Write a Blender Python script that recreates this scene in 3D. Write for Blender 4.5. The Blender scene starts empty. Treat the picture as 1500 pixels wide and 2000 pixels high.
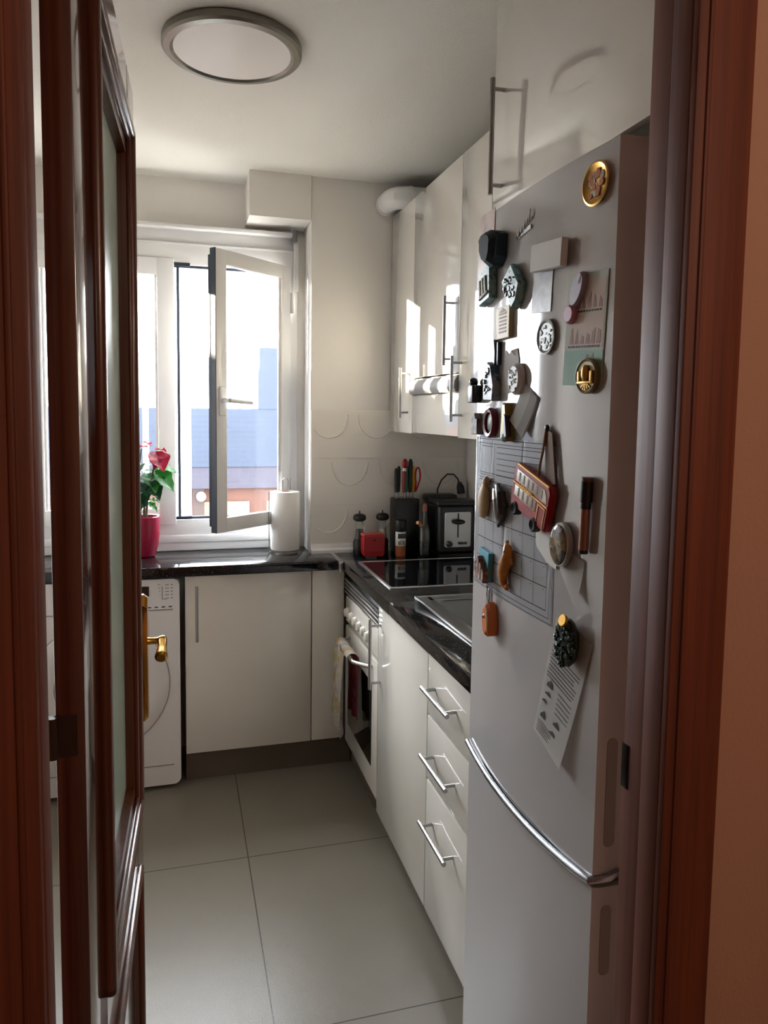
import bpy, bmesh, math, random
from mathutils import Vector, Matrix
random.seed(7)
PI = math.pi
S = bpy.context.scene
COL = S.collection

# ---------------------------------------------------------------- camera
CAMZ = 1.5
cam_d = bpy.data.cameras.new('camera')
cam = bpy.data.objects.new('camera', cam_d); COL.objects.link(cam)
Rx = Vector((0.963, -0.268, 0.013)); Ry = Vector((-0.009, -0.082, -0.997)); Rz = Vector((0.269, 0.960, -0.081))
_f = Rz.normalized(); _d = (Ry - _f * Ry.dot(_f)).normalized(); _r = _d.cross(_f).normalized()
M = Matrix((( _r.x, -_d.x, -_f.x), (_r.y, -_d.y, -_f.y), (_r.z, -_d.z, -_f.z)))
cam.matrix_world = Matrix.Translation((0, 0, CAMZ)) @ M.to_4x4()
cam_d.sensor_fit = 'VERTICAL'; cam_d.sensor_height = 36.0; cam_d.sensor_width = 27.0
cam_d.lens = 1430.0 / 2000.0 * 36.0
cam_d.shift_y = -75.0 / 2000.0
cam_d.clip_start = 0.02; cam_d.clip_end = 200
S.camera = cam
S.cycles.use_denoising = True
S.cycles.denoising_prefilter = 'ACCURATE'

# ---------------------------------------------------------------- light, sky, exposure
S.view_settings.view_transform = 'Standard'
S.view_settings.look = 'None'
S.view_settings.gamma = 1.0
S.view_settings.use_curve_mapping = False
S.view_settings.exposure = 2.05
W = bpy.data.worlds.new('sky'); S.world = W; W.use_nodes = True
bg = W.node_tree.nodes['Background']
bg.inputs[0].default_value = (0.89, 0.945, 1.0, 1); bg.inputs[1].default_value = 7.0
sun_d = bpy.data.lights.new('sun', 'SUN'); sun_d.energy = 14.0; sun_d.angle = math.radians(0.6); sun_d.color = (1.0, 0.9, 0.74)
sun = bpy.data.objects.new('sun', sun_d); COL.objects.link(sun)
sun.rotation_euler = Vector((1.5, -1.0, -0.344)).to_track_quat('-Z', 'Y').to_euler()
por_d = bpy.data.lights.new('window_portal', 'AREA'); por_d.shape = 'RECTANGLE'; por_d.size = 1.2; por_d.size_y = 1.2
por_d.cycles.is_portal = True
por = bpy.data.objects.new('window_portal', por_d); COL.objects.link(por)
por.location = (-0.08, 3.40, 1.6); por.rotation_euler = Vector((0, -1, 0)).to_track_quat('-Z', 'Y').to_euler()
hall_d = bpy.data.lights.new('hall_fill', 'POINT'); hall_d.energy = 3.6; hall_d.color = (1.0, 0.78, 0.6); hall_d.shadow_soft_size = 0.12  # added warm fill behind the camera to brighten the hallway, no fixture
hall = bpy.data.objects.new('hall_fill', hall_d); COL.objects.link(hall); hall.location = (0.78, -0.65, 2.2)

# ---------------------------------------------------------------- materials
def lin(c):
    return tuple(((v / 255.0) / 12.92 if v / 255.0 <= 0.04045 else ((v / 255.0 + 0.055) / 1.055) ** 2.4) for v in c)
def mat(name, col, rough=0.5, metal=0.0, coat=0.0, spec=0.5, noise=0.0, nscale=40.0, bump=0.0, bscale=200.0, sub=None):
    m = bpy.data.materials.new(name); m.use_nodes = True
    nt = m.node_tree; b = nt.nodes['Principled BSDF']
    c = lin(col)
    b.inputs['Base Color'].default_value = (*c, 1)
    b.inputs['Roughness'].default_value = rough; b.inputs['Metallic'].default_value = metal
    b.inputs['Coat Weight'].default_value = coat; b.inputs['Coat Roughness'].default_value = 0.05
    b.inputs['Specular IOR Level'].default_value = spec
    tc = nt.nodes.new('ShaderNodeTexCoord')
    if noise > 0:
        n = nt.nodes.new('ShaderNodeTexNoise'); n.inputs['Scale'].default_value = nscale; n.inputs['Detail'].default_value = 4
        nt.links.new(tc.outputs['Object'], n.inputs['Vector'])
        r = nt.nodes.new('ShaderNodeValToRGB')
        r.color_ramp.elements[0].position = 0.3; r.color_ramp.elements[1].position = 0.7
        r.color_ramp.elements[0].color = (*[v * (1 - noise) for v in c], 1)
        r.color_ramp.elements[1].color = (*[min(1, v * (1 + noise)) for v in c], 1)
        nt.links.new(n.outputs['Fac'], r.inputs['Fac']); nt.links.new(r.outputs['Color'], b.inputs['Base Color'])
    if bump > 0:
        n2 = nt.nodes.new('ShaderNodeTexNoise'); n2.inputs['Scale'].default_value = bscale; n2.inputs['Detail'].default_value = 3
        nt.links.new(tc.outputs['Object'], n2.inputs['Vector'])
        bp = nt.nodes.new('ShaderNodeBump'); bp.inputs['Strength'].default_value = bump; bp.inputs['Distance'].default_value = 0.004
        nt.links.new(n2.outputs['Fac'], bp.inputs['Height']); nt.links.new(bp.outputs['Normal'], b.inputs['Normal'])
    return m

def wood_mat(name, dark, light, rough=0.2, coat=0.6):
    m = mat(name, dark, rough, coat=coat); nt = m.node_tree; b = nt.nodes['Principled BSDF']
    tc = nt.nodes.new('ShaderNodeTexCoord'); mp = nt.nodes.new('ShaderNodeMapping')
    mp.inputs['Scale'].default_value = (60, 60, 1.2)
    n = nt.nodes.new('ShaderNodeTexNoise'); n.inputs['Scale'].default_value = 2.2; n.inputs['Detail'].default_value = 6; n.inputs['Roughness'].default_value = 0.65
    mp2 = nt.nodes.new('ShaderNodeMapping'); mp2.inputs['Scale'].default_value = (14, 14, 0.35)
    n2 = nt.nodes.new('ShaderNodeTexNoise'); n2.inputs['Scale'].default_value = 1.6; n2.inputs['Detail'].default_value = 3
    mix = nt.nodes.new('ShaderNodeMath'); mix.operation = 'ADD'
    half = nt.nodes.new('ShaderNodeMath'); half.operation = 'MULTIPLY'; half.inputs[1].default_value = 0.5
    r = nt.nodes.new('ShaderNodeValToRGB')
    r.color_ramp.elements[0].position = 0.36; r.color_ramp.elements[1].position = 0.66
    r.color_ramp.elements[0].color = (*lin(dark), 1); r.color_ramp.elements[1].color = (*lin(light), 1)
    nt.links.new(tc.outputs['Object'], mp.inputs['Vector']); nt.links.new(mp.outputs['Vector'], n.inputs['Vector'])
    nt.links.new(tc.outputs['Object'], mp2.inputs['Vector']); nt.links.new(mp2.outputs['Vector'], n2.inputs['Vector'])
    nt.links.new(n.outputs['Fac'], mix.inputs[0]); nt.links.new(n2.outputs['Fac'], mix.inputs[1])
    nt.links.new(mix.outputs[0], half.inputs[0]); nt.links.new(half.outputs[0], r.inputs['Fac'])
    nt.links.new(r.outputs['Color'], b.inputs['Base Color'])
    return m

def glass_mat(name, tint=(1, 1, 1), base=0.05):
    m = bpy.data.materials.new(name); m.use_nodes = True; nt = m.node_tree
    nt.nodes.remove(nt.nodes['Principled BSDF']); out = nt.nodes['Material Output']
    t = nt.nodes.new('ShaderNodeBsdfTransparent'); t.inputs[0].default_value = (*tint, 1)
    g = nt.nodes.new('ShaderNodeBsdfGlossy'); g.inputs['Roughness'].default_value = 0.02
    lw = nt.nodes.new('ShaderNodeLayerWeight'); lw.inputs['Blend'].default_value = 0.5
    pw = nt.nodes.new('ShaderNodeMath'); pw.operation = 'POWER'; pw.inputs[1].default_value = 4.0
    fr = nt.nodes.new('ShaderNodeMath'); fr.operation = 'MULTIPLY_ADD'; fr.inputs[1].default_value = 0.6; fr.inputs[2].default_value = 0.04
    nt.links.new(lw.outputs['Facing'], pw.inputs[0]); nt.links.new(pw.outputs[0], fr.inputs[0])
    mx = nt.nodes.new('ShaderNodeMixShader')
    nt.links.new(fr.outputs[0], mx.inputs[0]); nt.links.new(t.outputs[0], mx.inputs[1]); nt.links.new(g.outputs[0], mx.inputs[2])
    nt.links.new(mx.outputs[0], out.inputs['Surface'])
    return m

def floor_mat():
    m = mat('floor_tiles', (150, 142, 130), 0.32, spec=0.45); nt = m.node_tree; b = nt.nodes['Principled BSDF']
    tc = nt.nodes.new('ShaderNodeTexCoord')
    br = nt.nodes.new('ShaderNodeTexBrick'); br.offset = 0.0; br.squash = 1.0
    mp = nt.nodes.new('ShaderNodeMapping'); mp.inputs['Location'].default_value = (-0.212 + 0.74 * 4 , -2.395 + 0.74 * 8, 0)
    mp.inputs['Rotation'].default_value = (0, 0, 0.0)
    br.inputs['Scale'].default_value = 1.0; br.inputs['Brick Width'].default_value = 0.74; br.inputs['Row Height'].default_value = 0.74
    br.inputs['Mortar Size'].default_value = 0.0022; br.inputs['Mortar Smooth'].default_value = 0.2
    n = nt.nodes.new('ShaderNodeTexNoise'); n.inputs['Scale'].default_value = 260; n.inputs['Detail'].default_value = 2
    n2 = nt.nodes.new('ShaderNodeTexNoise'); n2.inputs['Scale'].default_value = 5; n2.inputs['Detail'].default_value = 5
    nt.links.new(tc.outputs['Object'], n2.inputs['Vector'])
    r = nt.nodes.new('ShaderNodeValToRGB'); r.color_ramp.elements[0].color = (*lin((120, 113, 101)), 1); r.color_ramp.elements[1].color = (*lin((134, 127, 115)), 1)
    nt.links.new(tc.outputs['Object'], mp.inputs['Vector']); nt.links.new(mp.outputs['Vector'], br.inputs['Vector'])
    nt.links.new(tc.outputs['Object'], n.inputs['Vector'])
    add = nt.nodes.new('ShaderNodeMath'); add.operation = 'ADD'; hf = nt.nodes.new('ShaderNodeMath'); hf.operation = 'MULTIPLY'; hf.inputs[1].default_value = .5
    nt.links.new(n.outputs['Fac'], add.inputs[0]); nt.links.new(n2.outputs['Fac'], add.inputs[1]); nt.links.new(add.outputs[0], hf.inputs[0])
    nt.links.new(hf.outputs[0], r.inputs['Fac'])
    mx = nt.nodes.new('ShaderNodeMixRGB'); mx.inputs[2].default_value = (*lin((62, 55, 45)), 1)
    nt.links.new(br.outputs['Fac'], mx.inputs[0]); nt.links.new(r.outputs['Color'], mx.inputs[1]); nt.links.new(mx.outputs[0], b.inputs['Base Color'])
    bp = nt.nodes.new('ShaderNodeBump'); bp.inputs['Strength'].default_value = 0.15; bp.inputs['Distance'].default_value = 0.002
    nt.links.new(n.outputs['Fac'], bp.inputs['Height']); nt.links.new(bp.outputs['Normal'], b.inputs['Normal'])
    return m

def granite_mat():
    m = mat('black_granite', (13, 13, 16), 0.10, spec=0.5); nt = m.node_tree; b = nt.nodes['Principled BSDF']
    tc = nt.nodes.new('ShaderNodeTexCoord'); v = nt.nodes.new('ShaderNodeTexVoronoi'); v.inputs['Scale'].default_value = 130
    r = nt.nodes.new('ShaderNodeValToRGB'); r.color_ramp.elements[0].position = 0.10; r.color_ramp.elements[1].position = 0.17
    r.color_ramp.elements[0].color = (*lin((150, 140, 120)), 1); r.color_ramp.elements[1].color = (*lin((16, 16, 19)), 1)
    nt.links.new(tc.outputs['Object'], v.inputs['Vector']); nt.links.new(v.outputs['Distance'], r.inputs['Fac']); nt.links.new(r.outputs['Color'], b.inputs['Base Color'])
    return m

def brick_mat(name, c1, c2, mortar, w=0.24, h=0.07):
    m = mat(name, c1, 0.85); nt = m.node_tree; b = nt.nodes['Principled BSDF']
    tc = nt.nodes.new('ShaderNodeTexCoord'); mp = nt.nodes.new('ShaderNodeMapping'); mp.inputs['Rotation'].default_value = (PI / 2, 0, 0)
    br = nt.nodes.new('ShaderNodeTexBrick'); br.inputs['Scale'].default_value = 1.0
    br.inputs['Brick Width'].default_value = w; br.inputs['Row Height'].default_value = h; br.inputs['Mortar Size'].default_value = 0.003
    br.inputs['Color1'].default_value = (*lin(c1), 1); br.inputs['Color2'].default_value = (*lin(c2), 1); br.inputs['Mortar'].default_value = (*lin(mortar), 1)
    nt.links.new(tc.outputs['Object'], mp.inputs['Vector']); nt.links.new(mp.outputs['Vector'], br.inputs['Vector']); nt.links.new(br.outputs['Color'], b.inputs['Base Color'])
    return m

def multi_mat(name, cols, scale=30.0, rough=0.4, metal=0.0):
    m = mat(name, cols[0], rough, metal); nt = m.node_tree; b = nt.nodes['Principled BSDF']
    tc = nt.nodes.new('ShaderNodeTexCoord'); n = nt.nodes.new('ShaderNodeTexNoise'); n.inputs['Scale'].default_value = scale; n.inputs['Detail'].default_value = 3
    r = nt.nodes.new('ShaderNodeValToRGB'); els = r.color_ramp.elements
    k = len(cols)
    els[0].position = 0.28; els[0].color = (*lin(cols[0]), 1); els[1].position = 0.72; els[1].color = (*lin(cols[-1]), 1)
    for i in range(1, k - 1):
        e = els.new(0.28 + 0.44 * i / (k - 1)); e.color = (*lin(cols[i]), 1)
    nt.links.new(tc.outputs['Object'], n.inputs['Vector']); nt.links.new(n.outputs['Fac'], r.inputs['Fac']); nt.links.new(r.outputs['Color'], b.inputs['Base Color'])
    return m

MWALL = mat('white_wall_paint', (233, 230, 225), 0.55, bump=0.05, bscale=90)
MCEIL = mat('stippled_white_ceiling', (232, 229, 222), 0.75, bump=0.35, bscale=120)
MTILE = mat('white_glazed_tile', (230, 225, 217), 0.22)
MFLOOR = floor_mat()
MHALL = mat('salmon_hall_paint', (184, 142, 120), 0.6, bump=0.2, bscale=170)
MHALLC = mat('hall_ceiling_paint', (215, 200, 180), 0.8)
MWOOD = wood_mat('dark_varnished_wood', (58, 31, 24), (100, 54, 36), 0.16, 0.7)
MFRAME = wood_mat('satin_frame_wood', (80, 36, 20), (128, 64, 36), 0.6, 0.0)
MMOULD = wood_mat('moulding_wood', (62, 32, 22), (112, 60, 36), 0.3, 0.25)
MWOOD2 = wood_mat('reddish_varnished_wood', (84, 34, 16), (142, 66, 32), 0.16, 0.7)
MLACQ = mat('white_gloss_lacquer', (224, 220, 211), 0.05, coat=1.0, spec=0.9)
MLACQ.node_tree.nodes['Principled BSDF'].inputs['Coat IOR'].default_value = 2.0
MLACQL = mat('white_lower_front_lacquer', (224, 220, 211), 0.08, coat=0.35)
MCARC = mat('white_cabinet_carcass', (214, 208, 196), 0.4)
MPLINTH = mat('dark_plinth', (98, 88, 76), 0.45)
MGRAN = granite_mat()
MALU = mat('aluminium', (200, 200, 198), 0.28, 1.0)
MSTEEL = mat('brushed_steel', (164, 162, 160), 0.3, 1.0)
MCHROME = mat('polished_chrome', (225, 225, 226), 0.08, 1.0)
MPVC = mat('white_pvc', (232, 232, 232), 0.25)
MGASKSHADE = mat('dark_gasket_and_shade', (42, 52, 66), 0.5)
MGLASS = glass_mat('window_glass')
MCLEAR = glass_mat('clear_glass', (0.93, 0.95, 0.93))
MFROST = mat('frosted_green_glass', (176, 196, 182), 0.35)
MBRASS = mat('polished_brass', (214, 168, 86), 0.18, 1.0)
MBLACK = mat('black_plastic', (18, 18, 20), 0.35)
MBLACKG = mat('black_gloss', (8, 8, 10), 0.04, spec=0.6)
MDARKM = mat('dark_metal', (44, 38, 34), 0.35, 1.0)
MFRIDGE = mat('fridge_white_enamel', (184, 181, 181), 0.07, coat=0.3)
MFSIDE = mat('fridge_side_enamel', (182, 174, 166), 0.35)
MGRIP = mat('grip_recess_plastic', (150, 142, 136), 0.5)
MGREY = mat('grey_plastic', (120, 120, 124), 0.4)
MWHITEP = mat('white_appliance_enamel', (222, 220, 220), 0.3)
MPAPER = mat('white_paper', (226, 222, 216), 0.8)
MTISSUE = mat('paper_towel', (240, 238, 234), 0.95, bump=0.3, bscale=150)
MINK = mat('printed_ink', (60, 58, 62), 0.7)
MINKL = mat('pale_ink', (150, 148, 150), 0.7)
MRED = mat('red_gloss', (160, 24, 32), 0.25)
MREDPOT = mat('red_ceramic', (138, 26, 54), 0.2)
MSOIL = mat('potting_soil', (46, 34, 26), 0.95, noise=0.4)
MLEAF = mat('green_leaf', (46, 124, 44), 0.45, noise=0.25, nscale=18)
MLEAFD = mat('dark_green_leaf', (26, 78, 44), 0.45, noise=0.25, nscale=18)
MBRACT = mat('crimson_bract', (160, 22, 60), 0.5, noise=0.2, nscale=25)
MSTEM = mat('plant_stem', (88, 84, 62), 0.7)
MGREEN = mat('green_plastic', (20, 130, 84), 0.35)
MYEL = mat('yellow_plastic', (226, 176, 34), 0.35)
MDIFF = mat('lamp_diffuser', (244, 238, 234), 0.5)
MWOODL = mat('light_wood', (196, 140, 84), 0.6)
MOIL = glass_mat('olive_oil', (0.35, 0.25, 0.04))
MSPICE = mat('orange_spice', (170, 94, 50), 0.7)
MGOLD = mat('gold_metal', (206, 160, 82), 0.3, 0.9)
MSILV = mat('silver_metal', (190, 192, 192), 0.3, 0.9)
MTEAL = multi_mat('teal_relief', [(30, 44, 54), (70, 128, 140), (150, 178, 170), (60, 60, 62)], 60)

# ---------------------------------------------------------------- geometry helpers
class MB:
    def __init__(self): self.bm = bmesh.new()
    def box(self, x0, x1, y0, y1, z0, z1, bev=0.0, seg=2, mx=None):
        t = bmesh.new(); bmesh.ops.create_cube(t, size=1.0)
        for v in t.verts:
            v.co = Vector((x0 + (v.co.x + .5) * (x1 - x0), y0 + (v.co.y + .5) * (y1 - y0), z0 + (v.co.z + .5) * (z1 - z0)))
        if bev > 0:
            bmesh.ops.bevel(t, geom=list(t.edges), offset=bev, segments=seg, profile=0.5, affect='EDGES')
        self._merge(t, mx); return self
    def _merge(self, t, mx=None):
        if mx is not None: bmesh.ops.transform(t, matrix=mx, verts=t.verts)
        bmesh.ops.recalc_face_normals(t, faces=t.faces)
        me = bpy.data.meshes.new('tmp'); t.to_mesh(me); t.free(); self.bm.from_mesh(me); bpy.data.meshes.remove(me)
    def tube(self, pts, r, n=12, caps=True, mx=None):
        t = bmesh.new(); pts = [Vector(p) for p in pts]; rings = []
        rr = r if isinstance(r, (list, tuple)) else [r] * len(pts)
        prev = None
        for i, p in enumerate(pts):
            d = (pts[min(i + 1, len(pts) - 1)] - pts[max(i - 1, 0)]).normalized()
            if prev is None:
                a = Vector((0, 0, 1)) if abs(d.z) < .9 else Vector((1, 0, 0))
                u = d.cross(a).normalized()
            else:
                u = (prev - d * prev.dot(d)).normalized()
            prev = u; w = d.cross(u)
            rings.append([t.verts.new(p + rr[i] * (math.cos(2 * PI * k / n) * u + math.sin(2 * PI * k / n) * w)) for k in range(n)])
        for a, b in zip(rings, rings[1:]):
            for k in range(n): t.faces.new((a[k], a[(k + 1) % n], b[(k + 1) % n], b[k]))
        if caps: t.faces.new(rings[0][::-1]); t.faces.new(rings[-1])
        self._merge(t, mx); return self
    def lathe(self, prof, c=(0, 0, 0), n=32, mx=None):
        t = bmesh.new(); rings = []
        for (r, z) in prof:
            if r < 1e-6: rings.append([t.verts.new((c[0], c[1], c[2] + z))])
            else: rings.append([t.verts.new((c[0] + r * math.cos(2 * PI * k / n), c[1] + r * math.sin(2 * PI * k / n), c[2] + z)) for k in range(n)])
        for a, b in zip(rings, rings[1:]):
            if len(a) == 1 and len(b) == 1: continue
            for k in range(n):
                k2 = (k + 1) % n
                if len(a) == 1: t.faces.new((a[0], b[k], b[k2]))
                elif len(b) == 1: t.faces.new((a[k], a[k2], b[0]))
                else: t.faces.new((a[k], a[k2], b[k2], b[k]))
        self._merge(t, mx); return self
    def prism(self, pts, z0, z1, bev=0.0, mx=None):
        t = bmesh.new(); n = len(pts)
        cx = sum(p[0] for p in pts) / n; cy = sum(p[1] for p in pts) / n
        R = max(math.hypot(p[0] - cx, p[1] - cy) for p in pts); k = 1 - bev / R if bev else 1
        lv = [[t.verts.new((p[0], p[1], z0)) for p in pts], [t.verts.new((p[0], p[1], z1 - bev)) for p in pts]]
        if bev: lv.append([t.verts.new((cx + (p[0] - cx) * k, cy + (p[1] - cy) * k, z1)) for p in pts])
        for a, b in zip(lv, lv[1:]):
            for i in range(n): t.faces.new((a[i], a[(i + 1) % n], b[(i + 1) % n], b[i]))
        t.faces.new(lv[0][::-1]); t.faces.new(lv[-1])
        bmesh.ops.triangulate(t, faces=[f for f in t.faces if len(f.verts) > 4])
        self._merge(t, mx); return self
    def ell(self, c, r, n=20, m=12, mx=None):
        t = bmesh.new(); bmesh.ops.create_uvsphere(t, u_segments=n, v_segments=m, radius=1)
        for v in t.verts: v.co = Vector((c[0] + v.co.x * r[0], c[1] + v.co.y * r[1], c[2] + v.co.z * r[2]))
        self._merge(t, mx); return self
    def grid(self, fn, nu, nv, thick=0.0):
        t = bmesh.new(); V = [[t.verts.new(fn(i / nu, j / nv)) for j in range(nv + 1)] for i in range(nu + 1)]
        for i in range(nu):
            for j in range(nv): t.faces.new((V[i][j], V[i + 1][j], V[i + 1][j + 1], V[i][j + 1]))
        if thick: bmesh.ops.solidify(t, geom=list(t.faces), thickness=thick)
        self._merge(t); return self
    def text(self, s, size, mx, ext=0.0004):
        cu = bpy.data.curves.new('t', 'FONT'); cu.body = s; cu.size = size; cu.extrude = ext; cu.align_x = 'CENTER'; cu.align_y = 'CENTER'
        o = bpy.data.objects.new('t', cu); COL.objects.link(o)
        dg = bpy.context.evaluated_depsgraph_get(); me = bpy.data.meshes.new_from_object(o.evaluated_get(dg))
        t = bmesh.new(); t.from_mesh(me); bpy.data.objects.remove(o); bpy.data.curves.remove(cu); bpy.data.meshes.remove(me)
        self._merge(t, mx); return self
    def build(self, name, m, parent=None, smooth=True, local=False, loc=None):
        me = bpy.data.meshes.new(name)
        off = Vector((0, 0, 0))
        if parent is not None and not local:
            p = parent
            while p is not None: off += p.location; p = p.parent
        elif loc is not None: off = Vector(loc)
        elif parent is None and len(self.bm.verts):
            vs = [v.co for v in self.bm.verts]
            off = Vector(((min(v.x for v in vs) + max(v.x for v in vs)) / 2, (min(v.y for v in vs) + max(v.y for v in vs)) / 2, min(v.z for v in vs)))
        if off.length > 0: bmesh.ops.translate(self.bm, vec=-off, verts=self.bm.verts)
        if smooth:
            for f in self.bm.faces: f.smooth = True
            for e in self.bm.edges:
                if len(e.link_faces) != 2 or e.calc_face_angle(0) > math.radians(32): e.smooth = False
        self.bm.to_mesh(me); self.bm.free()
        me.materials.append(m)
        o = bpy.data.objects.new(name, me); COL.objects.link(o)
        if parent is not None: o.parent = parent
        else: o.location = off
        return o

def tag(o, label, cat, group=None):
    o['label'] = label; o['category'] = cat
    if group: o['group'] = group
    return o
def thing(name, loc, label, cat, group=None):
    o = bpy.data.objects.new(name, None); o.empty_display_size = 0.05; COL.objects.link(o); o.location = loc
    return tag(o, label, cat, group)
def struct(o): o['kind'] = 'structure'; return o
def sempty(name, loc):
    o = bpy.data.objects.new(name, None); o.empty_display_size = 0.05; COL.objects.link(o); o.location = loc
    return struct(o)
def bx(*a, **k): return MB().box(*a, **k)
def circ(r, n=32, ry=None, cx=0, cy=0): return [(cx + r * math.cos(2 * PI * i / n), cy + (ry or r) * math.sin(2 * PI * i / n)) for i in range(n)]

# ================================================================= ROOM SHELL
CEIL = 2.48
WL, WR, WB = -0.72, 1.26, 3.10       # left wall face, right wall face, back wall face
struct(bx(-1.6, 1.6, -1.6, 3.5, -0.10, 0.0).build('floor', MFLOOR, loc=(0, 0, 0)))
struct(bx(-1.6, 1.6, -1.6, 3.5, CEIL, CEIL + 0.1).build('ceiling', MCEIL))
struct(bx(WL - 0.1, WL, 0.80, 3.42, 0, CEIL).build('wall_left', MTILE))
struct(bx(WR, WR + 0.1, 0.80, 3.42, 0, CEIL).build('wall_right', MWALL))
b = MB()
b.box(0.54, WR, WB, 3.42, 0, CEIL)                     # to the right of the window niche
b.box(WL, 0.54, 3.30, 3.42, 0, 0.90)                   # under the window
b.box(WL, 0.54, 3.30, 3.42, 2.27, CEIL)                # above the window
b.box(0.505, 0.54, 3.26, 3.42, 0.90, 2.27)
struct(b.build('wall_back', MWALL))
struct(bx(0.283, 0.537, 3.09, 3.30, 2.30, CEIL).build('trim_1', MWALL))          # boxed beam end over the niche
# embossed tile splash-back with overlapping arcs
b = MB().box(0.542, 1.24, 3.092, 3.10, 0.90, 1.515, bev=0.001)
for j in range(3):
    zc = 1.515 - 0.205 * j
    b.box(0.545, 1.24, 3.0908, 3.093, zc - 0.2068, zc - 0.2046)
    for i in range(4):
        xc = 0.62 + 0.21 * i + (0.09 if j % 2 else 0)
        pts = [(xc + 0.082 * math.cos(a), 3.0922, zc - 0.02 + (0.10 * math.sin(a))) for a in [PI * (1.0 + k / 14.0) for k in range(15)]]
        b.tube([p for p in pts if 0.55 < p[0] < 1.23 and 0.95 < p[2] < 1.51] or [(xc, 3.095, 1.2), (xc, 3.095, 1.21)], 0.0032, 6)
struct(b.build('trim_2', MTILE))
struct(MB().prism([(0, 0), (0.03, 0), (0.03, 0.012), (0.014, 0.02), (0.008, 0.036), (0, 0.036)], 0, 0.70,
       mx=Matrix(((0, 0, 1, 0.54), (-1, 0, 0, 3.092), (0, 1, 0, 0.90), (0, 0, 0, 1)))).build('trim_3', MPVC))
# end cap of sealing strip at niche corner
# door wall towards the hallway
OL, OR_ = -0.135, 0.552
b = MB()
b.box(-1.5, OL - 0.03, 0.715, 0.795, 0, CEIL); b.box(OR_ + 0.03, 1.5, 0.715, 0.795, 0, CEIL); b.box(OL - 0.03, OR_ + 0.03, 0.715, 0.795, 2.16, CEIL)
struct(b.build('wall_front', MHALL))
struct(bx(-1.30, -1.2, -1.5, 0.715, 0, CEIL).build('wall_hall_left', MHALL))
struct(bx(1.20, 1.30, -1.5, 0.715, 0, CEIL).build('wall_hall_right', MHALL))
struct(bx(-1.3, 1.3, -1.6, -1.5, 0, CEIL).build('wall_hall_end', MHALL))

# door frame (lining with rebate, architraves)
fr = sempty('trim_4', (0.2, 0.74, 0))
def lining(side):
    b = MB()
    if side < 0:
        b.box(OL - 0.03, OL, 0.742, 0.80, 0, 2.13, bev=.002); b.box(OL - 0.03, OL + 0.012, 0.708, 0.744, 0, 2.118, bev=.003)
    else:
        b.box(OR_, OR_ + 0.03, 0.742, 0.80, 0, 2.13, bev=.002); b.box(OR_ - 0.014, OR_ + 0.03, 0.708, 0.744, 0, 2.118, bev=.003)
    return b
lining(-1).build('jamb', MFRAME, fr); lining(1).build('jamb', MFRAME, fr)
MB().box(OL, OR_, 0.742, 0.80, 2.13, 2.16).box(OL, OR_, 0.708, 0.744, 2.118, 2.16).build('head_jamb', MWOOD, fr)
def architrave(x0, x1, s):
    b = MB()
    b.box(x0, x1, 0.699, 0.716, 0, 2.2, bev=.003)
    xa = x0 + .012 if s > 0 else x1 - .018
    b.box(xa, xa + .006, 0.696, 0.702, 0, 2.199, bev=.002)
    return b
architrave(OR_ - 0.013, 0.614, 1).build('architrave', MFRAME, fr)
architrave(OL - 0.065, OL + 0.01, -1).build('architrave', MFRAME, fr)
bx(OR_ - .0015, OR_ + 0.001, 0.788, 0.8015, 1.022, 1.080, bev=.0005).build('strike_plate', MDARKM, fr)

# ================================================================= INTERIOR DOOR (open)
D0 = Vector((-0.100, 0.82)); D1 = Vector((-0.080, 1.54)); dl = (D1 - D0).length
u_ = (D1 - D0) / dl
door = sempty('door_1', (D0.x, D0.y, 0.0)); door.rotation_euler = (0, 0, math.atan2(u_.y, u_.x))
# local frame: x along the leaf from the hinge, y to the back (away from the kitchen is +y), visible face at y = 0
DT = 0.030; DH = 2.108; Z0 = 0.012
b = MB()
b.box(0, 0.137, 0, DT, Z0, DH, bev=.002); b.box(dl - 0.125, dl, 0, DT, Z0, DH, bev=.002)
b.build('stile', MWOOD, door, local=True)
b = MB()
b.box(0.136, dl - 0.124, 0.0005, DT - .0005, 1.985, DH - .0012); b.box(0.136, dl - 0.124, 0.0005, DT - .0005, 0.62, 0.77); b.box(0.136, dl - 0.124, 0.0005, DT - .0005, Z0 + .001, 0.16)
b.build('rail', MWOOD2, door, local=True)
def ring_mould(x0, x1, z0, z1, rows):
    b = MB()
    for (ins, w, h) in rows:
        xa, xb, za, zb = x0 + ins, x1 - ins, z0 + ins, z1 - ins
        for (p, q, r, s) in ((xa, xa + w, za, zb), (xb - w, xb, za, zb)): b.box(p, q, -h, 0.004, r, s, bev=min(w, h + .004) * .42, seg=3)
        for (r, s) in ((za, za + w), (zb - w, zb)): b.box(xa, xb, -h, 0.004, r, s, bev=min(w, h + .004) * .42, seg=3)
    return b
ring_mould(0.122, dl - 0.110, 0.745, 2.00, [(0, 0.018, 0.013), (0.018, 0.010, 0.006)]).build('moulding', MMOULD, door, local=True)
b = MB()                                                        # inner bead sloping to the glass
for (p, q) in ((0.136, 0.156), (dl - 0.146, dl - 0.124)): b.box(p, q, 0.002, DT - .002, 0.775, 1.972)
b.box(0.136, dl - 0.124, 0.002, DT - .002, 0.775, 0.798); b.box(0.136, dl - 0.124, 0.002, DT - .002, 1.95, 1.972)
b.build('glazing_bead', MMOULD, door, local=True)
bx(0.15, dl - 0.14, 0.017, 0.022, 0.79, 1.96).build('glass_pane', MFROST, door, local=True)
ring_mould(0.122, dl - 0.110, 0.15, 0.625, [(0, 0.016, 0.010)]).build('lower_moulding', MMOULD, door, local=True)
bx(0.136, dl - 0.124, 0.006, DT - .006, 0.155, 0.625).build('lower_panel', MWOOD, door, local=True)
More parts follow.
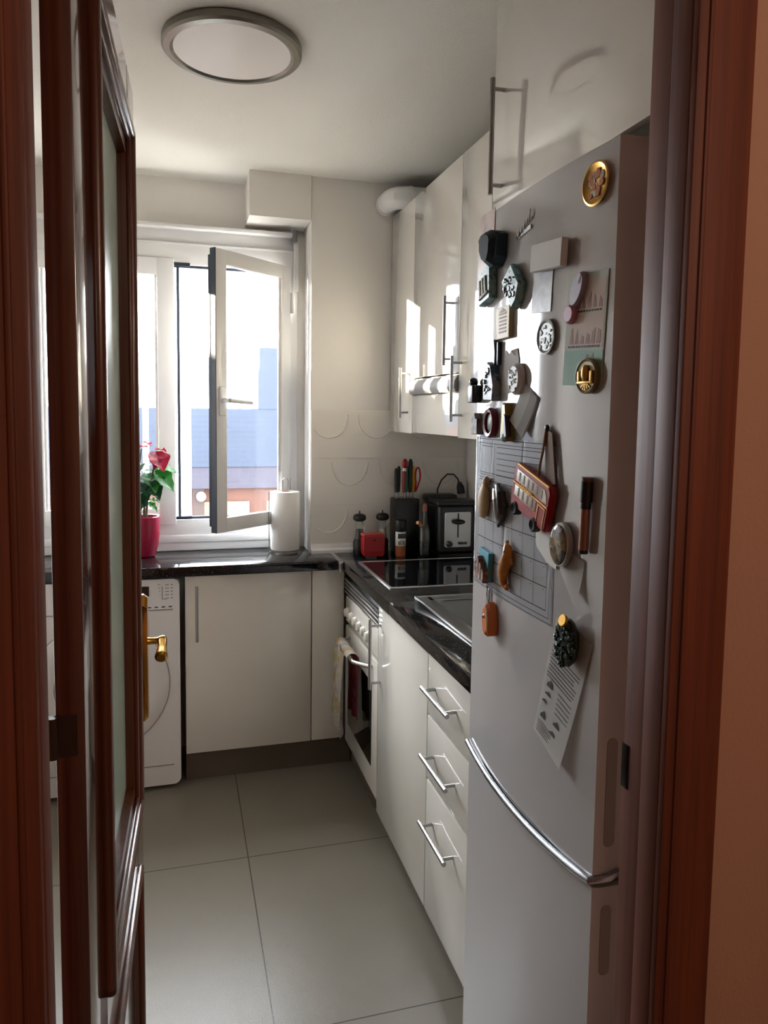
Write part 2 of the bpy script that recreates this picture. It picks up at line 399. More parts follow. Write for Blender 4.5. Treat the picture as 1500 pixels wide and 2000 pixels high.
# brass handle on the visible face
hx = dl - 0.048
pp = []
for z, w in ((0.885, .008), (0.895, .016), (0.915, .019), (0.95, .014), (1.0, .017), (1.05, .021), (1.08, .017), (1.105, .013), (1.12, .016), (1.13, .010), (1.14, .004)): pp.append((w, z))
prof = [(hx + w, z) for w, z in pp] + [(hx - w, z) for w, z in pp[::-1]]
mxp = Matrix(((1, 0, 0, 0), (0, 0, -1, 0), (0, 1, 0, 0), (0, 0, 0, 1)))
hp = MB().prism(prof, 0, 0.018, bev=.007, mx=mxp).build('handle_plate', MBRASS, door, local=True)
b = MB().tube([(hx, -.006, 1.045), (hx, -.012, 1.045), (hx, -.02, 1.045), (hx, -.036, 1.045), (hx, -.044, 1.046), (hx, -.05, 1.046)], [.013, .010, .007, .0065, .009, .009], 16)
b.tube([(hx + .005, -.045, 1.046), (hx - .01, -.046, 1.042), (hx - .025, -.046, 1.038), (hx - .04, -.046, 1.034), (hx - .055, -.046, 1.030), (hx - .060, -.046, 1.029)], [.009, .0095, .009, .011, .0125, .008], 14)
b.build('door_lever', MBRASS, door, local=True)
bx(hx - .003, hx + .003, -.0105, -.006, 0.93, 0.945).build('keyhole', MBLACK, door, local=True)
b = MB().tube([(-.004, DT + .002, 1.13), (-.004, DT + .002, 1.175)], .006, 12); b.box(-.0015, .0005, DT - .022, DT + .002, 1.13, 1.175)
b.build('hinge', mat('bronze_hinge', (54, 34, 26), .5, .2), door, local=True)

# ================================================================= WINDOW
win = sempty('window_1', (-0.08, 3.28, 0.90))
FX0, FX1 = -0.62, 0.505
SB, ST = 1.025, 2.125      # sash heights
FY = 3.25
b = MB()
b.box(FX0 - .09, FX1, FY, FY + .06, 0.965, 1.035, bev=.003)        # bottom frame
b.box(FX0 - .09, FX1, FY, FY + .06, 2.115, 2.20, bev=.003)
b.box(FX1 - .05, FX1, FY, FY + .06, 1.03, 2.12, bev=.003)
b.box(FX0 - .09, FX0 + .03, FY, FY + .06, 1.03, 2.12, bev=.003)
b.build('window_frame', MPVC, win)
b = MB(); b.box(FX0 - .09, FX1 + .0, FY - .008, FY + .05, 0.935, 0.967, bev=.004); b.box(FX0 - .09, FX1, FY - .0, FY + .05, 0.90, 0.937, bev=.002)
b.build('window_sill', MPVC, win)
b = MB(); b.box(FX0 - .09, FX1 + .02, FY + .012, FY + .05, 2.198, 2.262, bev=.002); b.box(FX0 - .09, FX1 - .015, FY - .03, FY + .05, 2.258, 2.275, bev=.005); b.box(FX0 - .09, FX1 - .02, FY - .002, FY + .02, 2.196, 2.204, bev=.001)
b.build('shutter_box', MPVC, win)
bx(0.478, 0.50, FY - .035, FY - .005, 2.235, 2.285, bev=.003).build('blind_bracket', MGREY, win)
bx(0.488, 0.508, FY - .012, FY + .004, 2.03, 2.235, bev=.002).build('shutter_strap_guide', MPVC, win)
# gaskets of the open rebate
b = MB(); b.box(-.006, .006, FY + .012, FY + .04, 1.035, 2.115); b.box(-.02, .46, FY + .015, FY + .03, 2.105, 2.118); b.box(-.02, .46, FY + .015, FY + .03, 1.034, 1.046)
b.build('gasket', MGASKSHADE, win)
b = MB(); b.box(-.02, .05, FY - .003, FY + .002, 1.036, 1.050); b.box(-.02, .05, FY - .003, FY + .002, 2.108, 2.122)
b.build('latch_keeper', MGASKSHADE, win)
def sash(L, z0, z1, t=.045, w=.07):
    b = MB(); b.box(0, w, 0, t, z0, z1, bev=.004); b.box(L - w, L, 0, t, z0, z1, bev=.004); b.box(w - .003, L - w + .003, .0005, t - .0005, z0, z0 + w, bev=.003); b.box(w - .003, L - w + .003, .0005, t - .0005, z1 - w, z1, bev=.003)
    b.box(w - .008, w + .010, .012, t - .012, z0 + w, z1 - w); b.box(L - w - .010, L - w + .008, .012, t - .012, z0 + w, z1 - w)
    return b
# fixed left sash
fs = bpy.data.objects.new('fixed_sash', None); COL.objects.link(fs); fs.parent = win; fs.location = Vector((FX0 + .02, FY - .012, 0)) - win.location
sash(-.015 - (FX0 + .02), SB - .01, ST + .01).build('sash_frame', MPVC, fs, local=True)
bx(.06, -.015 - FX0 - .02 - .06, .018, .024, SB + .05, ST - .05).build('glass_pane', MGLASS, fs, local=True)
# open right sash, hinged on the right, swung into the room
os_ = bpy.data.objects.new('open_sash', None); COL.objects.link(os_); os_.parent = win
hinge = Vector((0.455, FY - .004)); free = Vector((0.122, 2.955)); sd = (free - hinge); SL = sd.length
os_.location = Vector((hinge.x, hinge.y, 0)) - win.location
os_.rotation_euler = (0, 0, math.atan2(sd.y, sd.x))
# local x from hinge to free edge; room side is local +y
sash(SL, SB - .005, ST + .005, t=.028, w=.058).build('sash_frame', MPVC, os_, local=True)
bx(.05, SL - .05, .012, .017, SB + .055, ST - .06).build('glass_pane', MGLASS, os_, local=True)
MB().box(SL - .014, SL + .003, -.012, .003, SB + .02, ST - .02, bev=.002).box(SL - .001, SL + .0025, -.001, .0275, SB - .004, ST + .004).build('sash_gasket_and_edge_shade', MGASKSHADE, os_, local=True)  # gasket lip, plus a dark plate painting shade onto the whole free edge
b = MB(); b.box(SL - .047, SL - .013, .0265, .037, 1.485, 1.60, bev=.004)
b.tube([(SL - .030, .03, 1.545), (SL - .030, .072, 1.545)], .009, 12)
b.tube([(SL - .030, .069, 1.545), (SL - .06, .073, 1.543), (SL - .15, .073, 1.538)], [.010, .009, .007], 12)
b.build('sash_handle', MPVC, os_, local=True)
b = MB()
for z in (1.12, 1.93): b.tube([(-.004, .03, z), (-.004, .03, z + .09)], .007, 10)
b.build('sash_hinge', MPVC, os_, local=True)

# ================================================================= CEILING LAMP
lp = thing('ceiling_lamp', (0.147, 2.08, CEIL), 'round flat ceiling lamp with brushed steel ring and white diffuser', 'lamp')
R_ = .184
MB().lathe([(R_ - .03, -.002), (R_ - .004, -.002), (R_, -.005), (R_, -.021), (R_ - .006, -.027), (R_ - .022, -.029), (R_ - .026, -.026), (R_ - .03, -.024), (R_ - .03, -.002)], c=(.147, 2.08, CEIL), n=64).build('ring', mat('dull_steel_ring', (128, 124, 116), .28, 1.0), lp)
MB().lathe([(0, -.003), (R_ - .029, -.003), (R_ - .029, -.024), (R_ - .06, -.027), (0, -.028)], c=(.147, 2.08, CEIL), n=64).build('diffuser', MDIFF, lp)

# ================================================================= FURNITURE
def bar_handle(name, parent, p0, p1, out, r=.006, inset=.022, m=None):
    """bar from p0 to p1, standing on two posts going along -out to the face"""
    p0, p1, out = Vector(p0), Vector(p1), Vector(out); d = (p1 - p0).normalized()
    b = MB().tube([p0, p1], r, 14)
    for q in (p0 + d * inset, p1 - d * inset): b.tube([q, q - out], r * .75, 10)
    return b.build(name, m or MSTEEL, parent)
XF = 0.66                                 # plane of the lower fronts on the right
# ---- lower cabinet under the window
cb = thing('base_cabinet', (0.335, 3.07, 0), 'white gloss base cabinet with one tall door under the left worktop', 'cabinet')
bx(.016, .530, 2.962, 3.28, .13, .856).build('cabinet_body', MCARC, cb)
dd = bx(.017, .519, 2.94, 2.9615, .13, .852, bev=.0015).build('door', MLACQL, cb)
bar_handle('handle', dd, (.060, 2.905, .597), (.060, 2.905, .818), (0, -.036, 0))
bx(.523, XF - .002, 2.942, 2.9615, .13, .852, bev=.0015).build('filler_panel', MLACQL, cb)
bx(.016, .70, 2.985, 3.0, 0, .128).build('plinth', MPLINTH, cb)
# ---- oven housing and oven
ov = thing('built_in_oven', (.95, 2.655, 0), 'white built in oven with steel vent, knobs and dark glass door', 'oven')
OY0, OY1 = 2.405, 2.915
bx(XF + .02, 1.2, OY0 + .003, OY1 - .003, .12, .82).build('oven_body', MCARC, ov)
bx(XF, XF + .0205, OY0, OY1, .645, .752, bev=.003).build('control_panel', MLACQL, ov)
b = MB()
for k in range(4): b.box(XF - .003, XF + .012, OY0 - .008, OY1 + .012, .762 + k * .0165, .772 + k * .0165, bev=.002)
b.build('vent_grille', MALU, ov)
bx(XF + .012, XF + .0205, OY0, OY1, .755, .83).build('vent_recess', MBLACK, ov)
od = bx(XF, XF + .0205, OY0 + .002, OY1 - .002, .135, .628, bev=.003).build('oven_door', MLACQL, ov)
bx(XF - .0015, XF + .004, OY0 + .075, OY1 - .055, .225, .535, bev=.0008).build('door_glass', MBLACKG, od)
hb = []
for k in range(17):
    t = k / 16; hb.append((XF - .004 - .052 * min(1, math.sin(PI * t) * 1.9) , 2.475 + .36 * t, .596))
MB().tube(hb, .0075, 12).build('oven_handle', MALU, od)
for k in range(6):
    y = 2.868 - .066 * k if k else 2.875
    MB().lathe([(0, 0), (.021, 0), (.021, .004), (.018, .007), (.0165, .013), (.014, .015), (0, .015)], n=24,
               mx=Matrix(((0, 0, -1, XF), (1, 0, 0, y), (0, 1, 0, .688), (0, 0, 0, 1)))).build('knob', MLACQL, ov)
bx(.706, .72, OY0 - .003, 2.984, 0, .128).build('plinth', MPLINTH, ov)
# ---- sink cabinet
sc_ = thing('sink_base_cabinet', (.95, 2.14, 0), 'white gloss base cabinet with long vertical handle between oven and drawers', 'cabinet')
bx(XF + .02, 1.24, 1.876, 2.398, .10, .60).build('cabinet_body', MCARC, sc_)
sd_ = bx(XF, XF + .0195, 1.877, 2.399, .10, .838, bev=.0015).build('door', MLACQL, sc_)
bar_handle('handle', sd_, (XF - .038, 2.368, .556), (XF - .038, 2.368, .80), (-.038, 0, 0))
bx(.706, .72, 1.873, 2.399, 0, .098).build('plinth', MPLINTH, sc_)
# ---- drawers
dr = thing('drawer_unit', (.95, 1.735, 0), 'white gloss three drawer base unit beside the fridge', 'drawer unit')
bx(XF + .02, 1.24, 1.518, 1.869, .10, .735).build('cabinet_body', MCARC, dr)
for (z0, z1, zh) in ((.673, .845, .748), (.488, .667, .558), (.10, .482, .367)):
    q = bx(XF, XF + .0195, 1.517, 1.871, z0, z1, bev=.0015).build('drawer', MLACQL, dr)
    bar_handle('handle', q, (XF - .032, 1.637, zh + .012), (XF - .032, 1.836, zh + .012), (-.032, 0, 0), m=MSTEEL)
bx(.706, .72, 1.517, 1.87, 0, .098).build('plinth', MPLINTH, dr)

# ---- worktops
b = MB()
b.box(WL + .002, .540, 2.90, 3.246, .86, .90, bev=.002); b.box(.5395, .619, 2.90, 3.09, .86, .90, bev=.002)
tag(b.build('worktop', MGRAN), 'black granite worktop under the window', 'worktop', 'black granite worktops')
wt = thing('worktop', (.94, 2.34, .86), 'black granite worktop along the right wall with hob and sink', 'worktop', 'black granite worktops')
b = MB()
SX0, SX1, SY0, SY1 = .775, 1.165, 1.70, 2.205      # bowl cut-out
b.box(.640, WR - .003, SY1, 3.09, .86, .90, bev=.002); b.box(.640, SX0, 1.516, SY1 + .004, .86, .90, bev=.002); b.box(SX1, WR - .003, 1.516, SY1 + .004, .86, .90, bev=.002); b.box(SX0 - .002, SX1 + .002, 1.516, SY0, .86, .90, bev=.002)
b.build('slab', MGRAN, wt)
bx(.6205, .6385, 2.872, 3.09, .858, .9008, bev=.0005).build('joint_strip', MALU, wt)
# ---- hob
hob = thing('ceramic_hob', (.935, 2.605, .90), 'black ceramic glass hob with thin steel frame set in the worktop', 'hob')
b = MB(); HX0, HX1, HY0, HY1 = .692, 1.19, 2.375, 2.835
for (a, c, d, e) in ((HX0, HX0 + .010, HY0, HY1), (HX1 - .01, HX1, HY0, HY1), (HX0 + .009, HX1 - .009, HY0, HY0 + .010), (HX0 + .009, HX1 - .009, HY1 - .010, HY1)): b.box(a, c, d, e, .90, .906, bev=.0015)
b.build('frame', MALU, hob)
bx(HX0 + .009, HX1 - .009, HY0 + .009, HY1 - .009, .90, .9045).build('glass_top', MBLACKG, hob)
# ---- sink
sk = thing('kitchen_sink', (.97, 1.95, .90), 'stainless steel inset sink with raised rim in the right worktop', 'sink')
b = MB()
KX0, KX1, KY0, KY1 = .738, 1.20, 1.665, 2.24
for (a, c, d, e) in ((KX0, SX0 + .014, KY0, KY1), (SX1 - .014, KX1, KY0, KY1), (SX0, SX1, KY0, SY0 + .014), (SX0, SX1, SY1 - .014, KY1)): b.box(a, c, d, e, .900, .9045, bev=.0015)
b.box(KX0 - .002, KX0 + .006, KY0, KY1, .900, .909, bev=.002); b.box(KX0, KX1, KY1 - .006, KY1 + .001, .900, .908, bev=.002)
b.build('rim', MSTEEL, sk)
def rr(w, h, r, n=6, cx=0, cy=0):
    o = []
    for (sx, sy, a0) in ((1, 1, 0), (-1, 1, PI / 2), (-1, -1, PI), (1, -1, 3 * PI / 2)):
        for k in range(n + 1):
            a = a0 + PI / 2 * k / n; o.append((cx + sx * (w / 2 - r) + r * math.cos(a), cy + sy * (h / 2 - r) + r * math.sin(a)))
    return o
t = bmesh.new(); lv = []
cx_, cy_ = (SX0 + SX1) / 2, (SY0 + SY1) / 2
for (ins, z, r) in ((-.008, .9048, .07), (.004, .902, .07), (.010, .89, .07), (.018, .78, .07), (.035, .752, .07), (.07, .742, .06)):
    lv.append([t.verts.new((p[0], p[1], z)) for p in rr(SX1 - SX0 - 2 * ins, SY1 - SY0 - 2 * ins, r, 6, cx_, cy_)])
for a, c in zip(lv, lv[1:]):
    for i in range(len(a)): t.faces.new((a[i], a[(i + 1) % len(a)], c[(i + 1) % len(a)], c[i]))
t.faces.new(lv[-1])
b = MB(); b._merge(t); b.build('bowl', mat('dull_sink_steel', (128, 127, 124), .4, .85), sk)
MB().lathe([(0, .002), (.035, .002), (.04, 0), (0, 0)], c=(cx_, cy_, .742)).build('drain', MCHROME, sk)

# ---- wall cabinets
XU = .89; UT, UB = 2.34, 1.425
uc = thing('wall_cabinet', (1.07, 2.935, UB), 'narrow white gloss wall cabinet in the corner by the back wall', 'cabinet', 'white gloss wall cabinets')
bx(XU + .019, WR, 2.785, 3.088, UB, UT).build('cabinet_body', MCARC, uc)
q = bx(XU, XU + .0185, 2.7792, 3.089, UB, UT, bev=.0012).build('door', MLACQ, uc)
bar_handle('handle', q, (XU - .034, 2.832, 1.486), (XU - .034, 2.832, 1.685), (-.034, 0, 0), r=.0055)
uc = thing('wall_cabinet', (1.07, 2.53, 1.64), 'white gloss wall cabinet above the cooker hood', 'cabinet', 'white gloss wall cabinets')
bx(XU + .019, WR, 2.285, 2.778, 1.645, UT).build('cabinet_body', MCARC, uc)
q = bx(XU, XU + .0185, 2.2815, 2.7785, 1.642, UT, bev=.0012).build('door', MLACQ, uc)
bar_handle('handle', q, (XU - .034, 2.334, 1.665), (XU - .034, 2.334, 1.895), (-.034, 0, 0), r=.0055)
uc = thing('wall_cabinet', (1.07, 2.16, UB), 'white gloss wall cabinet with low handle right of the hood', 'cabinet', 'white gloss wall cabinets')
bx(XU + .019, WR, 2.045, 2.275, UB, UT).build('cabinet_body', MCARC, uc)
q = bx(XU, XU + .0185, 2.0415, 2.2785, UB, UT, bev=.0012).build('door', MLACQ, uc)
bar_handle('handle', q, (XU - .034, 2.255, 1.478), (XU - .034, 2.255, 1.692), (-.034, 0, 0), r=.0055)
uc = thing('wall_cabinet', (1.07, 1.82, UB), 'white gloss wall cabinet partly hidden behind the fridge', 'cabinet', 'white gloss wall cabinets')
bx(XU + .019, WR, 1.612, 2.037, UB, UT).build('cabinet_body', MCARC, uc)
bx(XU, XU + .0185, 1.612, 2.0385, UB, UT, bev=.0012).build('door', MLACQ, uc)
hd = thing('cooker_hood', (1.07, 2.53, UB), 'built in cooker hood with grey rounded visor under the wall cabinet', 'cooker hood')
bx(XU + .012, WR, 2.286, 2.777, UB + .004, 1.638).build('hood_body', MCARC, hd)
bx(XU + .002, XU + .0125, 2.284, 2.778, UB + .004, 1.572, bev=.001).build('front_panel', MLACQ, hd)
MB().prism([(.03, 0), (-.008, .004), (-.015, .018), (-.014, .038), (-.002, .058), (.03, .062)], 0, .494,
           mx=Matrix(((1, 0, 0, XU), (0, 0, 1, 2.2835), (0, 1, 0, 1.574), (0, 0, 0, 1)))).build('visor', mat('grey_visor', (132, 128, 126), .5), hd)
# ---- cabinet over the fridge
fc = thing('wall_cabinet', (.98, 1.28, 1.985), 'large white gloss cabinet over the fridge up to the ceiling', 'cabinet', 'white gloss wall cabinets')
bx(.72, WR, .90, 1.60, 1.966, CEIL - .002).build('cabinet_body', MCARC, fc)
q = bx(.70, .7195, .90, 1.603, 1.963, CEIL - .003, bev=.0012).build('door', MLACQ, fc)
bar_handle('handle', q, (.672, 1.553, 1.990), (.672, 1.553, 2.240), (-.028, 0, 0), r=.006)
# ---- flue pipe over the cabinets
b = MB()
pts = [(.862, 3.098, 2.392), (.862, 3.04, 2.392), (.866, 3.0, 2.39), (.88, 2.972, 2.388), (.91, 2.958, 2.388), (1.0, 2.955, 2.388), (1.24, 2.955, 2.388)]
b.tube(pts, .045, 28); b.tube([(.918, 2.958, 2.388), (.93, 2.957, 2.388)], .0475, 28); b.tube([(.862, 3.075, 2.392), (.862, 3.09, 2.392)], .049, 28)
tag(b.build('ventilation_duct', MPVC), 'round white ventilation duct elbow on top of the corner wall cabinet', 'duct')

# ---- washing machine
wm = thing('washing_machine', (-.30, 3.09, 0), 'white front loading washing machine under the left worktop', 'washing machine')
b = MB()
b.prism(rr(.596, .83, .028, 5, -.302, .435), 0, .32, mx=Matrix(((1, 0, 0, 0), (0, 0, 1, 2.925), (0, 1, 0, 0), (0, 0, 0, 1))))
b.build('body', MWHITEP, wm)
bx(-.575, -.03, 2.921, 2.930, .728, .7305).build('panel_seam', MGREY, wm)
bx(-.575, -.03, 2.923, 2.930, .100, .1025).build('kick_seam', MGREY, wm)
mz = Matrix(((1, 0, 0, -.30), (0, 0, -1, 2.925), (0, 1, 0, .44), (0, 0, 0, 1)))
d_ = MB().lathe([(.155, 0), (.255, 0), (.255, .004), (.248, .009), (.20, .012), (.165, .008), (.155, 0)], n=64, mx=mz).build('door', MWHITEP, wm)
MB().lathe([(.2545, .0), (.2575, 0), (.2575, .0025), (.2545, .0025), (.2545, .0)], n=64, mx=mz).build('door_seam', MGREY, d_)
MB().lathe([(0, .001), (.10, .0015), (.155, .007), (.165, .0085), (.165, .001)], n=64, mx=mz).build('door_glass', MGREY, d_)
bx(-.20, -.118, 2.9225, 2.928, .785, .824).build('display', MBLACKG, wm)
b = MB()
for k in range(5):
    b.box(-.085 + .002 * k, -.076, 2.9238, 2.926, .828 - .013 * k, .8295 - .013 * k); b.box(-.058, -.044, 2.9238, 2.926, .826 - .013 * k, .8275 - .013 * k); b.box(-.036, -.030, 2.9238, 2.926, .826 - .013 * k, .8285 - .013 * k)
b.box(-.070, -.068, 2.9238, 2.926, .77, .822); b.box(-.070, -.05, 2.9238, 2.926, .77, .771)
b.build('programme_marks', MINK, wm); b = MB()
for k in range(5): b.box(-.15 + k * .026, -.137 + k * .026, 2.9238, 2.926, .738, .7425)
b.build('drawer_lettering', MINK, wm)

# ================================================================= WINDOW SILL THINGS
# poinsettia
PX, PY = -.140, 3.155
pot = thing('potted_poinsettia', (PX, PY, .90), 'red leaved poinsettia in a red pot on the window worktop', 'plant')
MB().lathe([(0, 0), (.036, 0), (.041, .004), (.053, .045), (.060, .10), (.062, .166), (.059, .169), (.053, .166), (.051, .14), (0, .14)], c=(PX, PY, .90), n=40).build('pot', MREDPOT, pot)
MB().lathe([(0, .148), (.052, .143), (.050, .139), (0, .139)], c=(PX, PY, .90), n=24).build('soil', MSOIL, pot)
def leaf(b, base, direc, L, Wd, droop=.3, roll=0.0):
    d = Vector(direc).normalized(); side = d.cross(Vector((0, 0, 1)))
    if side.length < .1: side = Vector((1, 0, 0))
    side.normalize(); side = Matrix.Rotation(roll, 3, d) @ side; up = side.cross(d)
    def fn(a, s):
        w = Wd * (math.sin(PI * min(1, a * 1.02)) ** .75) * (1 - .55 * a) * 1.25
        if .25 < a < .6: w *= 1.12
        sv = (s - .5) * 2
        return Vector(base) + d * (L * a) + side * (w * sv * .5) + up * (abs(sv) * w * .16 - droop * L * a * a + .004 * math.sin(a * 18) * abs(sv))
    b.grid(fn, 10, 4, thick=.0009)
stems = [((PX - .012, PY, 1.04), (PX - .03, PY + .01, 1.15), (PX - .02, PY, 1.26), (PX - .01, PY, 1.345)),
         ((PX + .004, PY - .008, 1.04), (PX + .012, PY - .012, 1.14), (PX + .03, PY - .015, 1.22), (PX + .045, PY - .02, 1.31)),
         ((PX - .004, PY + .008, 1.04), (PX - .002, PY + .006, 1.10), (PX + .004, PY - .005, 1.17), (PX + .0, PY, 1.25)),
         ((PX - .02, PY - .005, 1.04), (PX - .05, PY - .01, 1.13), (PX - .075, PY - .01, 1.22), (PX - .085, PY, 1.31))]
for s in stems: MB().tube(s, [.0055, .005, .0045, .003], 8).build('stem', MSTEM, pot)
leaves = [((PX + .040, PY - .02, 1.255), (.72, -.25, -.62), .115, .085, .15, .5), ((PX + .045, PY - .02, 1.27), (.95, -.1, -.12), .10, .06, .2, .2),
          ((PX + .01, PY - .01, 1.245), (.3, -.5, -.35), .10, .085, .3, 0), ((PX - .02, PY, 1.25), (-.5, -.6, -.2), .12, .09, .3, 0),
          ((PX, PY, 1.23), (.1, -.9, -.4), .11, .09, .3, .1), ((PX - .01, PY + .02, 1.25), (.5, .6, .1), .10, .08, .3, 0), ((PX - .06, PY, 1.24), (-.9, -.1, -.2), .12, .09, .3, 0),
          ((PX + .02, PY - .01, 1.20), (.45, -.6, -.5), .09, .07, .2, .2), ((PX - .015, PY - .01, 1.21), (-.2, -.8, -.5), .10, .08, .2, 0), ((PX - .04, PY - .01, 1.19), (-.4, -.7, -.6), .09, .075, .2, 0),
          ((PX + .010, PY - .008, 1.135), (.9, -.2, .0), .05, .03, .2, .3), ((PX + .012, PY - .008, 1.125), (.75, -.2, -.55), .055, .034, .2, .5), ((PX, PY, 1.16), (-.2, -.7, -.6), .08, .06, .2, 0),
          ((PX + .02, PY, 1.275), (-.3, -.6, .1), .09, .075, .35, 0), ((PX - .03, PY - .01, 1.285), (-.1, -.9, -.1), .10, .08, .35, 0), ((PX + .03, PY - .01, 1.23), (.75, .3, -.2), .09, .07, .3, 0), ((PX - .01, PY, 1.20), (.1, -.6, -.7), .10, .08, .2, .3)]
for k, (bs, dr_, L, wd, dp, ro) in enumerate(leaves):
    b = MB(); leaf(b, bs, dr_, L, wd, dp, ro); b.build('leaf', MLEAF if k in (0, 1, 2, 5, 10, 11, 13, 15) else MLEAFD, pot)
for (bs, dr_, L, wd, dp, ro) in [((PX + .045, PY - .02, 1.335), (.35, -.55, -.7), .10, .085, .12, .2), ((PX + .042, PY - .02, 1.335), (.05, -.7, -.75), .09, .06, .1, -.3), ((PX + .02, PY - .01, 1.352), (-.95, -.2, .05), .10, .05, .08, 0),
                                 ((PX + .03, PY, 1.355), (-.5, .4, .35), .06, .04, .2, 0), ((PX - .01, PY, 1.35), (-.9, .2, .1), .10, .06, .2, 0), ((PX + .045, PY - .01, 1.34), (.5, .5, .1), .06, .045, .3, 0)]:
    b = MB(); leaf(b, bs, dr_, L, wd, dp, ro); b.build('bract', MBRACT, pot)
# paper towel on its holder
TX, TY = .440, 3.150
th = thing('paper_towel_holder', (TX, TY, .90), 'thin metal paper towel stand with looped top beside the window', 'paper towel holder')
MB().lathe([(0, 0), (.058, 0), (.058, .006), (.05, .009), (0, .009)], c=(TX, TY, .90), n=36).build('base', MSTEEL, th)
b = MB().tube([(TX - .012, TY, .905), (TX - .012, TY, 1.205)] + [(TX - .012 * math.cos(PI * k / 8), TY, 1.205 + .014 * math.sin(PI * k / 8)) for k in range(1, 9)] + [(TX + .012, TY, 1.12), (TX + .012, TY, .905)], .0022, 8)
b.build('rod', MSTEEL, th)
b = MB().tube([(TX - .072, TY - .02, .903), (TX - .072, TY - .02, 1.165)], .002, 8); b.tube([(TX - .072, TY - .02, .903), (TX - .05, TY - .015, .903)], .002, 8)
b.build('side_arm', MSTEEL, th)
tr = thing('paper_towel_roll', (TX, TY, .909), 'white paper towel roll standing in front of the open window', 'paper towel')
MB().lathe([(.021, 0), (.060, 0), (.0625, .004), (.0625, .248), (.060, .252), (.021, .252), (.021, 0)], c=(TX, TY, .909), n=48).build('paper_wrap', MTISSUE, tr)
MB().lathe([(.019, .001), (.0212, .001), (.0212, .253), (.019, .253), (.019, .001)], c=(TX, TY, .909), n=24).build('cardboard_core', MWOODL, tr)

# ================================================================= WORKTOP THINGS (back corner)
ZC = .900
def mill(x, y, filling, label):
    m = thing('pepper_mill', (x, y, ZC), label, 'mill', 'mills by the back wall')
    MB().lathe([(0, 0), (.026, 0), (.027, .004), (.027, .055), (.022, .066), (0, .066)], c=(x, y, ZC), n=28).build('base', MBLACK, m)
    MB().lathe([(.021, .066), (.020, .08), (.0165, .11), (.0175, .138), (.018, .145), (.016, .145), (.0155, .138), (.0145, .11), (.018, .08), (.019, .066)], c=(x, y, ZC), n=28).build('glass_body', MCLEAR, m)
    MB().lathe([(0, .067), (.017, .067), (.0165, .08), (.0135, .108), (0, .110)], c=(x, y, ZC), n=20).build('filling', filling, m)
    MB().lathe([(0, .143), (.018, .144), (.026, .149), (.0285, .157), (.0275, .166), (.020, .173), (.008, .176), (.003, .177), (.003, .187), (0, .188)], c=(x, y, ZC), n=28).build('cap', MBLACK, m)
    return m
mill(.738, 3.01, mat('dark_peppercorns', (60, 46, 40), .8, noise=.6, nscale=250), 'glass mill of dark peppercorns left of the red tin')
mill(.842, 3.02, mat('white_salt', (206, 200, 192), .8), 'glass mill of white salt right of the red tin')
rb = thing('red_tin', (.783, 2.955, ZC), 'small red rounded tin standing before the two mills', 'tin')
b = MB(); b.prism(rr(.092, .088, .012, 4, .783, .947), 0, .05, bev=.002, mx=Matrix(((1, 0, 0, 0), (0, 0, -1, 2.98), (0, 1, 0, 0), (0, 0, 0, 1)))); b.build('tin_body', MRED, rb)
MB().prism(rr(.095, .012, .005, 4, .783, .992), 0, .054, bev=.002, mx=Matrix(((1, 0, 0, 0), (0, 0, -1, 2.982), (0, 1, 0, 0), (0, 0, 0, 1)))).build('lid', mat('red_tin_lid', (164, 44, 38), .3), rb)
MB().prism([(.776, .976), (.790, .976), (.783, .967)], 0, .002, mx=Matrix(((1, 0, 0, 0), (0, 0, -1, 2.931), (0, 1, 0, 0), (0, 0, 0, 1)))).build('clasp', MBLACK, rb)
sj = thing('spice_jar', (.902, 2.945, ZC), 'small spice jar with black cap and white label', 'jar')
MB().lathe([(0, 0), (.021, 0), (.022, .003), (.022, .045), (0, .045)], c=(.902, 2.945, ZC), n=28).build('jar_body', MSPICE, sj)
MB().lathe([(.0, .045), (.0222, .045), (.0222, .105), (.0, .105)], c=(.902, 2.945, ZC), n=28).build('label_band', MPAPER, sj)
b = MB(); b.box(.886, .918, 2.9225, 2.930, ZC + .078, ZC + .098)
for k in range(5): b.box(.888 + .006 * k, .890 + .006 * k, 2.9222, 2.930, ZC + .05, ZC + .066 + .003 * (k % 2))
b.build('label_print', MINK, sj)
MB().lathe([(0, .105), (.0225, .105), (.0235, .108), (.0235, .150), (.022, .153), (0, .153)], c=(.902, 2.945, ZC), n=28).build('cap', MBLACK, sj)
kb = thing('knife_block', (.942, 3.03, ZC), 'tall black knife block full of knives and scissors', 'knife block')
bx(.890, .998, 2.985, 3.075, ZC, 1.138, bev=.006).build('block', MBLACK, kb)
b = MB()
for k in range(5): b.box(.898 + .02 * k, .911 + .02 * k, 3.0, 3.05, 1.1375, 1.1385)
b.build('slots', MBLACKG, kb)
def knife(x, y, z1, m, label, w=.008, blade=True, tip=None, lean=0.0):
    k = thing('knife', (x, y, 1.138), label, 'knife', 'knives in the block')
    if blade: bx(x - .001, x + .001, y - .008, y + .008, 1.139, 1.165).build('blade', MSTEEL, k)
    z0 = 1.162; h = z1 - z0
    MB().tube([(x, y, z0), (x + lean * .2, y, z0 + h * .15), (x + lean * .5, y, z0 + h * .5), (x + lean * .9, y, z0 + h * .9), (x + lean, y, z1)], [w * .75, w * .9, w, w * 1.05, w * .5], 12).build('handle', m, k)
    return k
knife(.901, 3.02, 1.268, MBLACK, 'black handled knife leftmost in the knife block')
knife(.917, 3.035, 1.276, MBLACK, 'black handled knife beside the red one in the block')
k = knife(.934, 3.01, 1.262, mat('dark_red_plastic', (140, 22, 36), .35), 'tall red handled utensil with pale collar in the knife block')
k.name = 'kitchen_utensil'; k['category'] = 'utensil'
MB().ell((.937, 3.01, 1.288), (.013, .010, .022)).build('head', MRED, k)
